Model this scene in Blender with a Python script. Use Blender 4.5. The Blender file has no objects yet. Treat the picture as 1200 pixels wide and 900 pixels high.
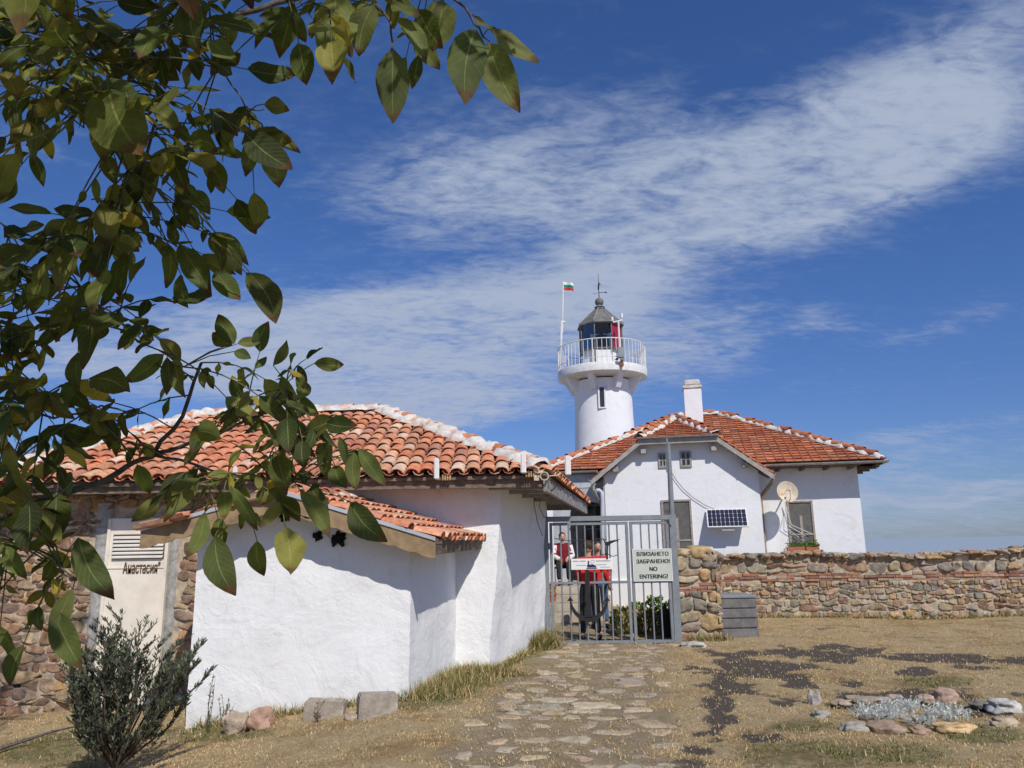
import bpy, bmesh, math, random
import numpy as np
from mathutils import Vector, Matrix, noise
rnd = random.Random(7)
sc = bpy.context.scene
COL = sc.collection
rad = math.radians

# ------------------------------------------------------------------ camera
F = 880.0; PITCH = rad(12.0); ROLL = rad(0.9); EYE = np.array([0, 0, 1.6])
_d = np.array([0, math.cos(PITCH), math.sin(PITCH)]); _u = np.array([0, -math.sin(PITCH), math.cos(PITCH)]); _r = np.array([1., 0, 0])
CU = _u * math.cos(ROLL) + _r * math.sin(ROLL); CR = _r * math.cos(ROLL) - _u * math.sin(ROLL)
def ray(px, py): return _d + CR * (px - 600) / F + CU * (450 - py) / F
def P(px, py, Y):
    v = ray(px, py); return EYE + v * (Y / v[1])
def pr(p):
    v = np.asarray(p, float) - EYE; z = v @ _d
    return 600 + F * (v @ CR) / z, 450 - F * (v @ CU) / z, z
cam_d = bpy.data.cameras.new('camera'); cam = bpy.data.objects.new('camera', cam_d); COL.objects.link(cam)
cam_d.sensor_width = 36; cam_d.lens = 36 * F / 1200; cam_d.clip_start = 0.05; cam_d.clip_end = 60000
M4 = Matrix([[CR[0], CU[0], -_d[0], EYE[0]], [CR[1], CU[1], -_d[1], EYE[1]], [CR[2], CU[2], -_d[2], EYE[2]], [0, 0, 0, 1]])
cam.matrix_world = M4
sc.camera = cam

# ------------------------------------------------------------------ light and sky
SUN = Vector((0.43, -1.0, 1.15)).normalized()                    # towards the sun
SUN_STRENGTH = 3.9; SKY_STRENGTH = 0.085; EXPOSURE = 0.02
sun_d = bpy.data.lights.new('sun', 'SUN'); sun = bpy.data.objects.new('sun', sun_d); COL.objects.link(sun)
sun_d.energy = SUN_STRENGTH; sun_d.angle = rad(0.53); sun_d.color = (1.0, 0.95, 0.88)
sun.rotation_euler = SUN.to_track_quat('Z', 'Y').to_euler()
sc.view_settings.view_transform = 'Standard'; sc.view_settings.look = 'None'
sc.view_settings.gamma = 1; sc.view_settings.exposure = EXPOSURE; sc.view_settings.use_curve_mapping = False
sc.render.engine = 'CYCLES'
sc.cycles.max_bounces = 6; sc.cycles.transparent_max_bounces = 12
sc.cycles.use_denoising = True

class NT:
    """small expression helper over a node tree"""
    def __init__(s, tree): s.t = tree; s.n = tree.nodes; s.l = tree.links
    def node(s, typ, **kw):
        n = s.n.new(typ)
        for k, v in kw.items(): setattr(n, k, v)
        return n
    def put(s, sock, v):
        if v is None: return
        if isinstance(v, bpy.types.NodeSocket): s.l.new(v, sock)
        elif isinstance(v, (tuple, list)) and len(v) == 3 and sock.type == 'RGBA': sock.default_value = (*v, 1)
        else: sock.default_value = v
    def m(s, op, a, b=None, c=None, clamp=False):
        n = s.node('ShaderNodeMath', operation=op, use_clamp=clamp)
        s.put(n.inputs[0], a); s.put(n.inputs[1], b); s.put(n.inputs[2], c); return n.outputs[0]
    def vm(s, op, a, b=None):
        n = s.node('ShaderNodeVectorMath', operation=op); s.put(n.inputs[0], a); s.put(n.inputs[1], b)
        return n.outputs['Value'] if op in ('LENGTH', 'DOT_PRODUCT') else n.outputs[0]
    def mix(s, f, a, b, blend='MIX'):
        n = s.node('ShaderNodeMix', data_type='RGBA', blend_type=blend)
        s.put(n.inputs[0], f); s.put(n.inputs[6], a); s.put(n.inputs[7], b); return n.outputs[2]
    def noise(s, vec, scale, detail=4, rough=.55, dist=0, out=0):
        n = s.node('ShaderNodeTexNoise'); s.put(n.inputs['Vector'], vec); s.put(n.inputs['Scale'], scale)
        s.put(n.inputs['Detail'], detail); s.put(n.inputs['Roughness'], rough); s.put(n.inputs['Distortion'], dist)
        return n.outputs[out]
    def ss(s, v, a, b, lo=0., hi=1.):
        n = s.node('ShaderNodeMapRange', interpolation_type='SMOOTHSTEP'); s.put(n.inputs[0], v)
        s.put(n.inputs[1], a); s.put(n.inputs[2], b); s.put(n.inputs[3], lo); s.put(n.inputs[4], hi); return n.outputs[0]
    def comb(s, x, y, z=0.):
        n = s.node('ShaderNodeCombineXYZ'); s.put(n.inputs[0], x); s.put(n.inputs[1], y); s.put(n.inputs[2], z); return n.outputs[0]

world = bpy.data.worlds.new("World"); sc.world = world; world.use_nodes = True
def build_world():
    T = NT(world.node_tree); T.n.clear()
    sky = T.node('ShaderNodeTexSky', sky_type='NISHITA', sun_disc=False)
    sky.sun_elevation = math.asin(SUN.z); sky.sun_rotation = math.atan2(SUN.x, SUN.y)
    sky.air_density = 1.0; sky.dust_density = 0.3; sky.ozone_density = 2.5; sky.altitude = 20
    tc = T.node('ShaderNodeTexCoord'); D = tc.outputs['Generated']
    sp = T.node('ShaderNodeSeparateXYZ'); T.put(sp.inputs[0], D); x, y, z = sp.outputs
    # clear-sky colour: deeper blue overhead, blue-grey veil low down
    tint = T.mix(T.ss(z, 0.0, 0.5), (0.47, 0.61, 0.99), (0.50, 0.76, 1.22))
    base = T.mix(1.0, sky.outputs[0], tint, 'MULTIPLY')
    # compass-like coordinates for broad cloud banks (north hemisphere), fine texture on a flat cloud layer
    ya = T.m('MAXIMUM', T.m('ABSOLUTE', y), 0.12)
    a = T.m('DIVIDE', x, ya); e = T.m('DIVIDE', z, ya)
    zc = T.m('ADD', T.m('MAXIMUM', z, 0.0), 0.16)
    lay = T.comb(T.m('DIVIDE', x, zc), T.m('DIVIDE', y, zc))
    rot = T.node('ShaderNodeMapping'); T.put(rot.inputs[0], lay); rot.inputs['Rotation'].default_value = (0, 0, rad(-32)); rot.inputs['Scale'].default_value = (1.0, 1.9, 1)
    n1 = T.noise(rot.outputs[0], 1.5, 7, .58, .35)
    n2 = T.noise(rot.outputs[0], 7, 6, .64, .8)
    n3 = T.noise(rot.outputs[0], 22, 4, .6, .4)
    warp = T.noise(lay, 1.0, 3, .5, 0, 1)
    ws = T.node('ShaderNodeSeparateColor'); T.put(ws.inputs[0], warp)
    aw = T.m('ADD', a, T.m('MULTIPLY', T.m('SUBTRACT', ws.outputs[0], .5), .30))
    ew = T.m('ADD', e, T.m('MULTIPLY', T.m('SUBTRACT', ws.outputs[1], .5), .18))
    def blob(px, py, rx, ry, ang, s):
        v = ray(px, py); ca, ce = v[0] / v[1], v[2] / v[1]; k = 1 / F / v[1]
        dx = T.m('SUBTRACT', aw, ca); dy = T.m('SUBTRACT', ew, ce); c, sn = math.cos(rad(ang)), math.sin(rad(ang))
        u = T.m('DIVIDE', T.m('ADD', T.m('MULTIPLY', dx, c), T.m('MULTIPLY', dy, sn)), rx * k)
        w = T.m('DIVIDE', T.m('SUBTRACT', T.m('MULTIPLY', dy, c), T.m('MULTIPLY', dx, sn)), ry * k)
        r = T.m('SQRT', T.m('ADD', T.m('MULTIPLY', u, u), T.m('MULTIPLY', w, w)))
        return T.ss(r, 1.45, 0.0, 0, s)
    banks = [(1120, 120, 260, 100, 24, 1.1), (920, 190, 250, 90, 18, .98), (650, 185, 260, 85, 12, .95), (760, 265, 290, 80, 12, .85), (520, 215, 170, 60, 5, .6), (1180, 20, 120, 50, 30, .5),
             (300, 395, 330, 72, 3, 1.25), (560, 400, 270, 82, 3, 1.1), (820, 390, 150, 50, 6, .72), (480, 455, 260, 30, -2, .8), (720, 330, 90, 45, 15, .6), (740, 290, 70, 30, 20, .4),
             (970, 372, 60, 26, 8, .62), (1060, 385, 60, 22, 8, .55), (1130, 360, 50, 22, 20, .45), (1090, 510, 240, 24, 6, .75), (1120, 555, 220, 26, 4, .6), (1110, 605, 280, 50, 0, .8), (1060, 580, 120, 14, 2, .6), (1150, 540, 120, 12, 4, .6),
             (60, 400, 170, 60, 0, .5), (20, 190, 150, 50, 0, .5), (1128, 572, 26, 8, 3, .9)]
    tot = None
    for b in banks:
        g = blob(*b); tot = g if tot is None else T.m('ADD', tot, g)
    tot = T.m('MULTIPLY', T.m('MINIMUM', tot, 1.25), .8)
    ripple = T.m('ADD', T.m('MULTIPLY', n1, .38), T.m('ADD', T.m('MULTIPLY', n2, .42), T.m('MULTIPLY', n3, .24)))
    ripple = T.m('ADD', T.m('MULTIPLY', T.m('SUBTRACT', ripple, .5), 1.75), .5)
    dens = T.ss(T.m('ADD', ripple, T.m('MULTIPLY', tot, .44)), .53, 1.10)
    dens = T.m('MULTIPLY', dens, T.m('ADD', .22, T.m('MULTIPLY', tot, .78)))
    ccol = T.mix(T.ss(z, 0.0, .45), (4.4, 5.1, 6.9), (4.9, 5.7, 7.2))
    col = T.mix(T.m('MULTIPLY', dens, .92, clamp=True), base, ccol)
    bg = T.node('ShaderNodeBackground'); T.put(bg.inputs[0], col); bg.inputs[1].default_value = SKY_STRENGTH
    out = T.node('ShaderNodeOutputWorld'); T.l.new(bg.outputs[0], out.inputs[0])
build_world()

# ------------------------------------------------------------------ materials
def lin(r, g, b):
    f = lambda c: ((c / 255 + .055) / 1.055) ** 2.4 if c > 10 else c / 255 / 12.92
    return (f(r), f(g), f(b))
MATS = {}
def mat(name, color=(.5, .5, .5), rough=.8, var=.15, scale=6, bump=.0, bscale=30, metal=0, attr=False, stain=None, stain_scale=1.5, stain_amt=.5, spec=.3, bdist=.01, detail=5):
    if name in MATS: return MATS[name]
    m = bpy.data.materials.new(name); m.use_nodes = True; T = NT(m.node_tree); bs = T.n['Principled BSDF']
    tc = T.node('ShaderNodeTexCoord').outputs['Object']
    base = color
    if attr:
        base = T.node('ShaderNodeAttribute', attribute_name='tint').outputs['Color']
    n = T.noise(tc, scale, detail, .6)
    k = T.ss(n, .25, .75, 1 - var, 1 + var)
    cc = T.node('ShaderNodeCombineColor'); [T.put(cc.inputs[i], k) for i in range(3)]
    col = T.mix(1.0, base, cc.outputs[0], 'MULTIPLY')
    if stain is not None:
        s = T.ss(T.noise(tc, stain_scale, 6, .65, .4), .52, .72, 0, stain_amt)
        col = T.mix(s, col, stain)
    T.put(bs.inputs['Base Color'], col); bs.inputs['Roughness'].default_value = rough
    bs.inputs['Metallic'].default_value = metal; bs.inputs['Specular IOR Level'].default_value = spec
    if bump > 0:
        b = T.node('ShaderNodeBump'); b.inputs['Strength'].default_value = bump; b.inputs['Distance'].default_value = bdist
        h = T.m('ADD', T.noise(tc, bscale, 6, .65), T.m('MULTIPLY', T.noise(tc, bscale * .2, 3, .5), 1.5))
        T.put(b.inputs['Height'], h); T.l.new(b.outputs[0], bs.inputs['Normal'])
    MATS[name] = m; return m
def whitewash(name, c, dirt, grime, bump=.35, relief=.12):
    m = bpy.data.materials.new(name); m.use_nodes = True; T = NT(m.node_tree); bs = T.n['Principled BSDF']
    tc = T.node('ShaderNodeTexCoord').outputs['Object']
    mp = T.node('ShaderNodeMapping'); T.put(mp.inputs[0], tc); mp.inputs['Scale'].default_value = (1, 1, .28)
    streak = T.ss(T.noise(mp.outputs[0], 7, 6, .7, .3), .55, .8, 0, grime)
    patch = T.ss(T.noise(tc, 2.2, 7, .7, .6), .5, .8, 0, grime * 1.3)
    spec = T.ss(T.noise(tc, 38, 3, .6), .70, .76, 0, .55)
    col = T.mix(T.m('ADD', streak, patch, clamp=True), c, dirt); col = T.mix(spec, col, (.5, .47, .42))
    T.put(bs.inputs['Base Color'], col); bs.inputs['Roughness'].default_value = .92; bs.inputs['Specular IOR Level'].default_value = .15
    b = T.node('ShaderNodeBump'); b.inputs['Strength'].default_value = bump; b.inputs['Distance'].default_value = .02
    h = T.m('ADD', T.noise(tc, 9, 8, .62), T.m('MULTIPLY', T.noise(tc, 2.6, 5, .6, .8), 2.0)); h = T.m('ADD', h, T.ss(T.noise(tc, 1.3, 6, .65, 1.2), .50, .56, 0, relief)); T.put(b.inputs['Height'], h)
    T.l.new(b.outputs[0], bs.inputs['Normal']); return m
M_white = whitewash('whitewash', (.80, .80, .79), (.56, .55, .52), .42, .45, .2)
M_white2 = whitewash('painted_render', (.80, .81, .82), (.56, .51, .44), .36, .26, 0)
M_tile = mat('terracotta_barrel', attr=True, rough=.9, var=.3, scale=14, bump=.4, bscale=60, stain=(.20, .15, .11), stain_scale=6, stain_amt=.4)
M_ftile = mat('terracotta_flat', attr=True, rough=.9, var=.25, scale=7, bump=.3, bscale=40, stain=(.17, .12, .09), stain_scale=3, stain_amt=.55)
M_mortar = mat('lime_mortar', (.60, .56, .50), .95, .2, 9, .7, 35, stain=(.33, .30, .27), stain_scale=4)
M_wmortar = mat('white_mortar', (.62, .58, .52), .95, .2, 12, .8, 30, stain=(.40, .30, .24), stain_scale=7, stain_amt=.8)
M_cement = mat('grey_cement', (.36, .35, .33), .95, .3, 14, .9, 40, stain=(.22, .21, .20), stain_scale=6)
M_lmortar = mat('sandy_mortar', (.46, .37, .27), .95, .3, 12, .9, 40, stain=(.62, .55, .45), stain_scale=5)
M_rmortar = mat('wall_mortar', (.45, .385, .29), .95, .3, 11, .9, 40, stain=(.32, .27, .2), stain_scale=4)
M_stone = mat('rubble_stone', attr=True, rough=.93, var=.35, scale=11, bump=.8, bscale=28, stain=(.32, .28, .23), stain_scale=7, stain_amt=.5, bdist=.02)
M_wood = mat('weathered_wood', (.17, .13, .095), .85, .35, 12, .5, 40, stain=(.3, .27, .23), stain_scale=5)
M_fascia = mat('ochre_fascia', (.29, .20, .11), .8, .25, 7, .3, 30, stain=(.16, .11, .07), stain_scale=6)
M_dark = mat('dark_void', (.012, .011, .010), .95, .1)
M_grey = mat('grey_paint', (.205, .225, .24), .5, .12, 8, .12, 50, stain=(.15, .13, .12), stain_scale=9, stain_amt=.4, spec=.5)
M_black = mat('black_iron', (.018, .018, .020), .6, .3, 20, .3, 60)
M_cream = mat('cream_panel', (.78, .71, .60), .6, .08, 5, .12, 20, stain=(.5, .43, .33), stain_scale=3, stain_amt=.35)
M_wplastic = mat('white_plastic', (.74, .74, .72), .45, .05, 5)
M_zinc = mat('zinc', (.42, .42, .41), .55, .2, 8, .1, 20, metal=.3, stain=(.3, .25, .2), stain_scale=6)
M_lead = mat('lead_roof', (.15, .145, .135), .7, .3, 5, .2, 20, stain=(.28, .26, .23), stain_scale=4)
M_glass = mat('dark_glass', (.03, .035, .04), .12, .2, 3, spec=.6)
M_screen = mat('window_screen', (.13, .125, .115), .7, .2, 6)
M_frame = mat('old_window_frame', (.34, .30, .26), .75, .3, 20, .2, 60)
M_pgrey = mat('porch_grey', (.48, .50, .52), .8, .15, 6, .2, 25)
M_rust = mat('rusty_white', (.60, .50, .38), .7, .2, 8, .2, 40, stain=(.33, .16, .06), stain_scale=9, stain_amt=1.0)
M_pipe = mat('brown_pipe', (.30, .20, .13), .65, .25, 12, stain=(.5, .45, .4), stain_scale=8)
M_step = mat('step_concrete', (.42, .37, .29), .9, .2, 7, .5, 30, stain=(.25, .22, .18), stain_scale=4)
M_block = mat('concrete_block', (.36, .31, .25), .95, .2, 12, .9, 60, stain=(.6, .57, .5), stain_scale=9, stain_amt=.6)
M_rock = mat('field_rock', attr=True, rough=.93, var=.3, scale=9, bump=.8, bscale=24, stain=(.45, .42, .37), stain_scale=6, stain_amt=.6, bdist=.02)
M_terra = mat('terracotta_pot', (.42, .14, .06), .85, .15, 10, .2, 40)
M_bark = mat('walnut_bark', (.10, .085, .075), .85, .4, 40, .8, 90, stain=(.25, .23, .21), stain_scale=18, stain_amt=.6, bdist=.004)
M_twig = mat('twig_bark', (.10, .075, .05), .85, .3, 30)
M_text = mat('sign_black', (.015, .015, .018), .6, .05)
M_brown = mat('brown_lettering', (.10, .06, .035), .6, .05)
M_sign = mat('sign_board', (.52, .55, .48), .5, .06, 6, stain=(.42, .42, .36), stain_scale=5, stain_amt=.4)
M_sign2 = mat('white_sign', (.76, .76, .74), .45, .05, 6)
M_red = mat('red_cloth', (.62, .035, .025), .8, .15, 12, .4, 30)
M_dred = mat('dark_red_cloth', (.20, .015, .02), .85, .2, 12, .3, 30)
M_trouser = mat('black_cloth', (.022, .023, .026), .85, .3, 10, .4, 25)
M_jeans = mat('blue_denim', (.09, .13, .22), .85, .3, 14, .3, 30)
M_skin = mat('skin', (.52, .30, .21), .55, .06, 10, spec=.4)
M_hair = mat('brown_hair', (.06, .035, .02), .7, .3, 60, .4, 80)
M_wcloth = mat('white_cloth', (.7, .68, .66), .85, .1, 10)
M_binw = mat('bin_slats', (.16, .155, .15), .75, .25, 9, .5, 50, stain=(.26, .25, .24), stain_scale=7)
M_panel = mat('solar_cells', (.015, .017, .04), .25, .1, 6, spec=.6)
M_wpaint = mat('tower_metal_white', (.72, .72, .70), .6, .1, 6, .15, 15, stain=(.45, .40, .33), stain_scale=4, stain_amt=.35)
M_rpanel = mat('red_pane', (.35, .02, .04), .35, .1)
M_plant = mat('green_leaf_plant', attr=True, rough=.95, var=.2, scale=30, spec=.05)
M_cable = mat('cable', (.05, .05, .05), .7, .1)
M_wood2 = mat('copper_fitting', (.45, .30, .15), .5, .3, 30)

def leaf_mat(name, veins=True, trans=.42, gloss=.2, tc_=(1.5, 1.45, .5)):
    m = bpy.data.materials.new(name); m.use_nodes = True; T = NT(m.node_tree); T.n.clear()
    col = T.node('ShaderNodeAttribute', attribute_name='tint').outputs['Color']
    uvn = T.node('ShaderNodeUVMap'); uvn.uv_map = 'uv'
    s = T.node('ShaderNodeSeparateXYZ'); T.put(s.inputs[0], uvn.outputs[0]); u, v = s.outputs[0], s.outputs[1]
    tc = T.node('ShaderNodeTexCoord').outputs['Object']
    if veins:
        au = T.m('ABSOLUTE', T.m('SUBTRACT', T.m('MULTIPLY', u, 2), 1))
        mid = T.ss(au, .02, .07, 1, 0)
        fr = T.m('FRACT', T.m('SUBTRACT', T.m('MULTIPLY', v, 9.5), T.m('MULTIPLY', au, 2.4)))
        side = T.ss(T.m('ABSOLUTE', T.m('SUBTRACT', fr, .5)), .0, .09, .55, 0)
        vein = T.m('MAXIMUM', mid, side)
        col = T.mix(T.m('MULTIPLY', vein, .45), col, (.36, .40, .16))
        blot = T.ss(T.noise(tc, 26, 5, .7, .5), .57, .66, 0, .85)
        tip = T.ss(T.m('ADD', v, T.m('MULTIPLY', T.noise(tc, 30, 4, .6), .35)), .95, 1.07, 0, .95)
        n = T.noise(tc, 9, 3, .5)
        col = T.mix(T.m('MULTIPLY', T.m('MAXIMUM', T.m('MULTIPLY', blot, T.ss(n, .5, .6)), tip), .9), col, (.13, .065, .035))
    k = T.ss(T.noise(tc, 14, 4, .6), .3, .7, .75, 1.25)
    cc = T.node('ShaderNodeCombineColor'); [T.put(cc.inputs[i], k) for i in range(3)]
    col = T.mix(1.0, col, cc.outputs[0], 'MULTIPLY')
    df = T.node('ShaderNodeBsdfPrincipled'); T.put(df.inputs['Base Color'], col); df.inputs['Roughness'].default_value = .6; df.inputs['Specular IOR Level'].default_value = gloss
    tr = T.node('ShaderNodeBsdfTranslucent'); T.put(tr.inputs[0], T.mix(1.0, col, tc_, 'MULTIPLY'))
    if veins:
        b = T.node('ShaderNodeBump'); b.inputs['Strength'].default_value = .5; b.inputs['Distance'].default_value = .002
        T.put(b.inputs['Height'], T.m('MULTIPLY', vein, -1)); T.l.new(b.outputs[0], df.inputs['Normal'])
    mx = T.node('ShaderNodeMixShader'); mx.inputs[0].default_value = trans
    T.l.new(df.outputs[0], mx.inputs[1]); T.l.new(tr.outputs[0], mx.inputs[2])
    o = T.node('ShaderNodeOutputMaterial'); T.l.new(mx.outputs[0], o.inputs[0]); return m
M_leaf = leaf_mat('walnut_leaf'); M_olive = leaf_mat('shrub_leaf', False, .15, .3); M_grass = leaf_mat('dry_grass_blade', False, .3, .15, (1.2, 1.1, .8)); M_silver = leaf_mat('silver_leaf', False, .45, .0, (1, 1, 1))

# ------------------------------------------------------------------ mesh builder
_ico = {}
def ico(n):
    if n not in _ico:
        bm = bmesh.new(); bmesh.ops.create_icosphere(bm, subdivisions=n, radius=1)
        bm.verts.index_update(); _ico[n] = ([tuple(v.co) for v in bm.verts], [tuple(v.index for v in f.verts) for f in bm.faces]); bm.free()
    return _ico[n]
ORG = {}
class MB:
    def __init__(s): s.v = []; s.f = []; s.c = []; s.uv = []
    def add(s, vs, fs, col=(.5, .5, .5), uvs=None):
        o = len(s.v); s.v.extend([tuple(map(float, p)) for p in vs])
        for i, f in enumerate(fs):
            s.f.append(tuple(a + o for a in f)); s.c.append(col)
            s.uv.extend([uvs[a] for a in f] if uvs else [(0, 0)] * len(f))
    def hexa(s, p, col=(.5, .5, .5)):           # bottom ring of 4 then top ring of 4
        s.add(p, [(3, 2, 1, 0), (4, 5, 6, 7), (0, 1, 5, 4), (1, 2, 6, 5), (2, 3, 7, 6), (3, 0, 4, 7)], col)
    def bx(s, x0, x1, y0, y1, z0, z1, col=(.5, .5, .5)):
        s.hexa([(x0, y0, z0), (x1, y0, z0), (x1, y1, z0), (x0, y1, z0), (x0, y0, z1), (x1, y0, z1), (x1, y1, z1), (x0, y1, z1)], col)
    def bev(s, x0, x1, y0, y1, z0, z1, b=.01, col=(.5, .5, .5)):   # box with chamfered edges
        bm = bmesh.new(); bmesh.ops.create_cube(bm, size=1)
        for v in bm.verts: v.co = Vector(((x0 + x1) / 2 + v.co.x * (x1 - x0), (y0 + y1) / 2 + v.co.y * (y1 - y0), (z0 + z1) / 2 + v.co.z * (z1 - z0)))
        bmesh.ops.bevel(bm, geom=bm.edges[:], offset=b, segments=2, affect='EDGES'); bm.verts.index_update()
        s.add([tuple(v.co) for v in bm.verts], [tuple(v.index for v in f.verts) for f in bm.faces], col); bm.free()
    def prism(s, pts, vec, col=(.5, .5, .5)):
        n = len(pts); vec = np.array(vec, float); p = [np.array(q, float) for q in pts]
        s.add(p + [q + vec for q in p], [tuple(range(n))[::-1], tuple(range(n, 2 * n))] + [(i, (i + 1) % n, n + (i + 1) % n, n + i) for i in range(n)], col)
    def tube(s, path, r, n=8, col=(.5, .5, .5), cap=True):
        path = [Vector(p) for p in path]; k = len(path); r = [r] * k if not hasattr(r, '__len__') else r
        vs = []; up = Vector((0, 0, 1))
        for i, p in enumerate(path):
            t = (path[min(i + 1, k - 1)] - path[max(i - 1, 0)])
            if t.length < 1e-9: t = Vector((0, 0, 1))
            t.normalize()
            if i == 0: a = t.cross(up if abs(t.z) < .95 else Vector((1, 0, 0)))
            else: a = a - t * a.dot(t)
            a.normalize(); b = t.cross(a)
            for j in range(n):
                q = 2 * math.pi * j / n; vs.append(p + (a * math.cos(q) + b * math.sin(q)) * r[i])
        fs = [(i * n + j, i * n + (j + 1) % n, (i + 1) * n + (j + 1) % n, (i + 1) * n + j) for i in range(k - 1) for j in range(n)]
        if cap: fs += [tuple(range(n))[::-1], tuple(range((k - 1) * n, k * n))]
        s.add(vs, fs, col)
    def lathe(s, c, prof, n=32, a0=0, col=(.5, .5, .5), full=2 * math.pi):
        vs = []; cl = abs(full - 2 * math.pi) < 1e-6; m = n if cl else n + 1
        for r, z in prof:
            for j in range(m):
                q = a0 + full * j / n; vs.append((c[0] + r * math.cos(q), c[1] + r * math.sin(q), c[2] + z))
        fs = [(i * m + j, i * m + (j + 1) % m, (i + 1) * m + (j + 1) % m, (i + 1) * m + j) for i in range(len(prof) - 1) for j in range(n)]
        s.add(vs, fs, col)
    def blob(s, c, r, amp=.15, seed=0, sub=3, col=(.5, .5, .5), freq=1.3, flat=None, rotz=0):
        V, Fs = ico(sub); out = []; cz, sz = math.cos(rotz), math.sin(rotz)
        for p in V:
            q = Vector(p); k = 1 + amp * noise.noise(q * freq + Vector((seed * 7.1, seed * 3.3, 0))) * 2 + amp * .5 * noise.noise(q * freq * 3 + Vector((seed, 9, 2)))
            if flat: q = Vector([math.copysign(abs(a) ** flat, a) for a in q])
            x, y, z = q.x * k * r[0], q.y * k * r[1], q.z * k * r[2]
            out.append((c[0] + x * cz - y * sz, c[1] + x * sz + y * cz, c[2] + z))
        s.add(out, Fs, col)
    def build(s, name, m, parent=None, smooth=False, loc=None, **kw):
        me = bpy.data.meshes.new(name)
        o0 = np.array(ORG[parent.name] if parent is not None else (loc if loc is not None else (0, 0, 0)), float)
        V = np.array(s.v, float).reshape(-1, 3) - o0
        me.from_pydata(V.tolist(), [], s.f)
        at = me.attributes.new('tint', 'FLOAT_COLOR', 'FACE')
        ca = np.ones((len(s.c), 4)); ca[:, :3] = np.array(s.c).reshape(-1, 3); at.data.foreach_set('color', ca.ravel())
        ul = me.uv_layers.new(name='uv'); ul.data.foreach_set('uv', np.array(s.uv, float).ravel())
        if smooth:
            me.shade_smooth() if smooth is True else me.set_sharp_from_angle(angle=rad(smooth))
            if smooth is not True: me.polygons.foreach_set('use_smooth', [True] * len(me.polygons))
        me.materials.append(m); me.update()
        o = bpy.data.objects.new(name, me); COL.objects.link(o)
        if parent is not None: o.parent = parent; ORG[o.name] = tuple(o0)
        else:
            if loc is not None: o.location = loc
            ORG[o.name] = tuple(o0)
        tag(o, **kw); return o
def tag(o, label=None, cat=None, group=None, kind=None):
    if label: o['label'] = label
    if cat: o['category'] = cat
    if group: o['group'] = group
    if kind: o['kind'] = kind
def thing(name, label, cat, loc=(0, 0, 0), group=None, local=False, rz=0):
    o = bpy.data.objects.new(name, None); COL.objects.link(o); o.empty_display_size = .1
    o.location = tuple(map(float, loc)); o.rotation_euler = (0, 0, rz); ORG[o.name] = (0, 0, 0) if local else tuple(map(float, loc)); tag(o, label, cat, group); return o
def one(mb, name, m, p, **kw): return mb.build(name, m, p, **kw)
FONT = None
def text(name, body, m, parent, c, h, U=(1, 0, 0), V=(0, 0, 1), width=None, depth=.002, bold=0.0, heavy=0.0):
    cu = bpy.data.curves.new(name, 'FONT'); cu.body = body; cu.size = 1; cu.align_x = 'CENTER'; cu.align_y = 'CENTER'; cu.extrude = .02; cu.offset = bold
    ob = bpy.data.objects.new('lettering_source', cu); COL.objects.link(ob)
    bpy.context.view_layer.update(); me = bpy.data.meshes.new_from_object(ob.evaluated_get(bpy.context.evaluated_depsgraph_get()))
    bpy.data.objects.remove(ob)
    co = np.array([v.co[:] for v in me.vertices]); mn, mx = co.min(0), co.max(0); mid = (mn + mx) / 2; sy = h / (mx[1] - mn[1]); sx = sy if width is None else width / (mx[0] - mn[0])
    U = np.array(U, float); V = np.array(V, float); N = np.cross(U, V); o0 = np.array(ORG[parent.name])
    out = np.array(c) + (co[:, :1] - mid[0]) * sx * U + (co[:, 1:2] - mid[1]) * sy * V + (co[:, 2:3]) * depth / .04 * N - o0
    if heavy:
        fs = [tuple(p.vertices) for p in me.polygons]; k = len(out); vs = []; ff = []
        for i, dx in enumerate((-heavy, 0, heavy)): vs += (out + U * dx + N * .0003 * i).tolist(); ff += [tuple(a + k * i for a in f) for f in fs]
        me = bpy.data.meshes.new(name); me.from_pydata(vs, [], ff)
    else: me.vertices.foreach_set('co', out.ravel())
    me.materials.clear(); me.materials.append(m); me.update()
    o = bpy.data.objects.new(name, me); COL.objects.link(o); o.parent = parent; ORG[o.name] = ORG[parent.name]; return o
def jit(c, a=.12, b=None):
    k = 1 + rnd.uniform(-a, a); return tuple(max(0, x * k * (1 + rnd.uniform(-a, a) * .35)) for x in c)
def V3(*a): return np.array(a, float)
def nrm(v): v = np.array(v, float); return v / np.linalg.norm(v)

# ------------------------------------------------------------------ ground shape and cover
def sst(x, a, b):
    t = np.clip((x - a) / (b - a), 0, 1); return t * t * (3 - 2 * t)
def hgt(x, y):
    x = np.asarray(x, float); y = np.asarray(y, float)
    h = .10 - .105 * np.maximum(0, -(x + 1.0)) * (1 - .25 * sst(-x, 3, 9))
    h = h - .04 * sst(x, 1.5, 5) - .06 * sst(y, 12.2, 13.2)
    h = h + .018 * np.sin(x * 1.7 + y * .6) + .014 * np.sin(y * 1.9 - x * .8) - .0
    r = np.sqrt(x ** 2 + (y - 12) ** 2)
    return h - 14 * sst(r, 24, 42)
def G(px, py):
    v = ray(px, py); t = 4.0
    for _ in range(60):
        p = EYE + v * t; t -= (p[2] - float(hgt(p[0], p[1]))) / min(v[2], -.02) * .6
    p = EYE + v * t; p[2] = float(hgt(p[0], p[1])); return p
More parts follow.
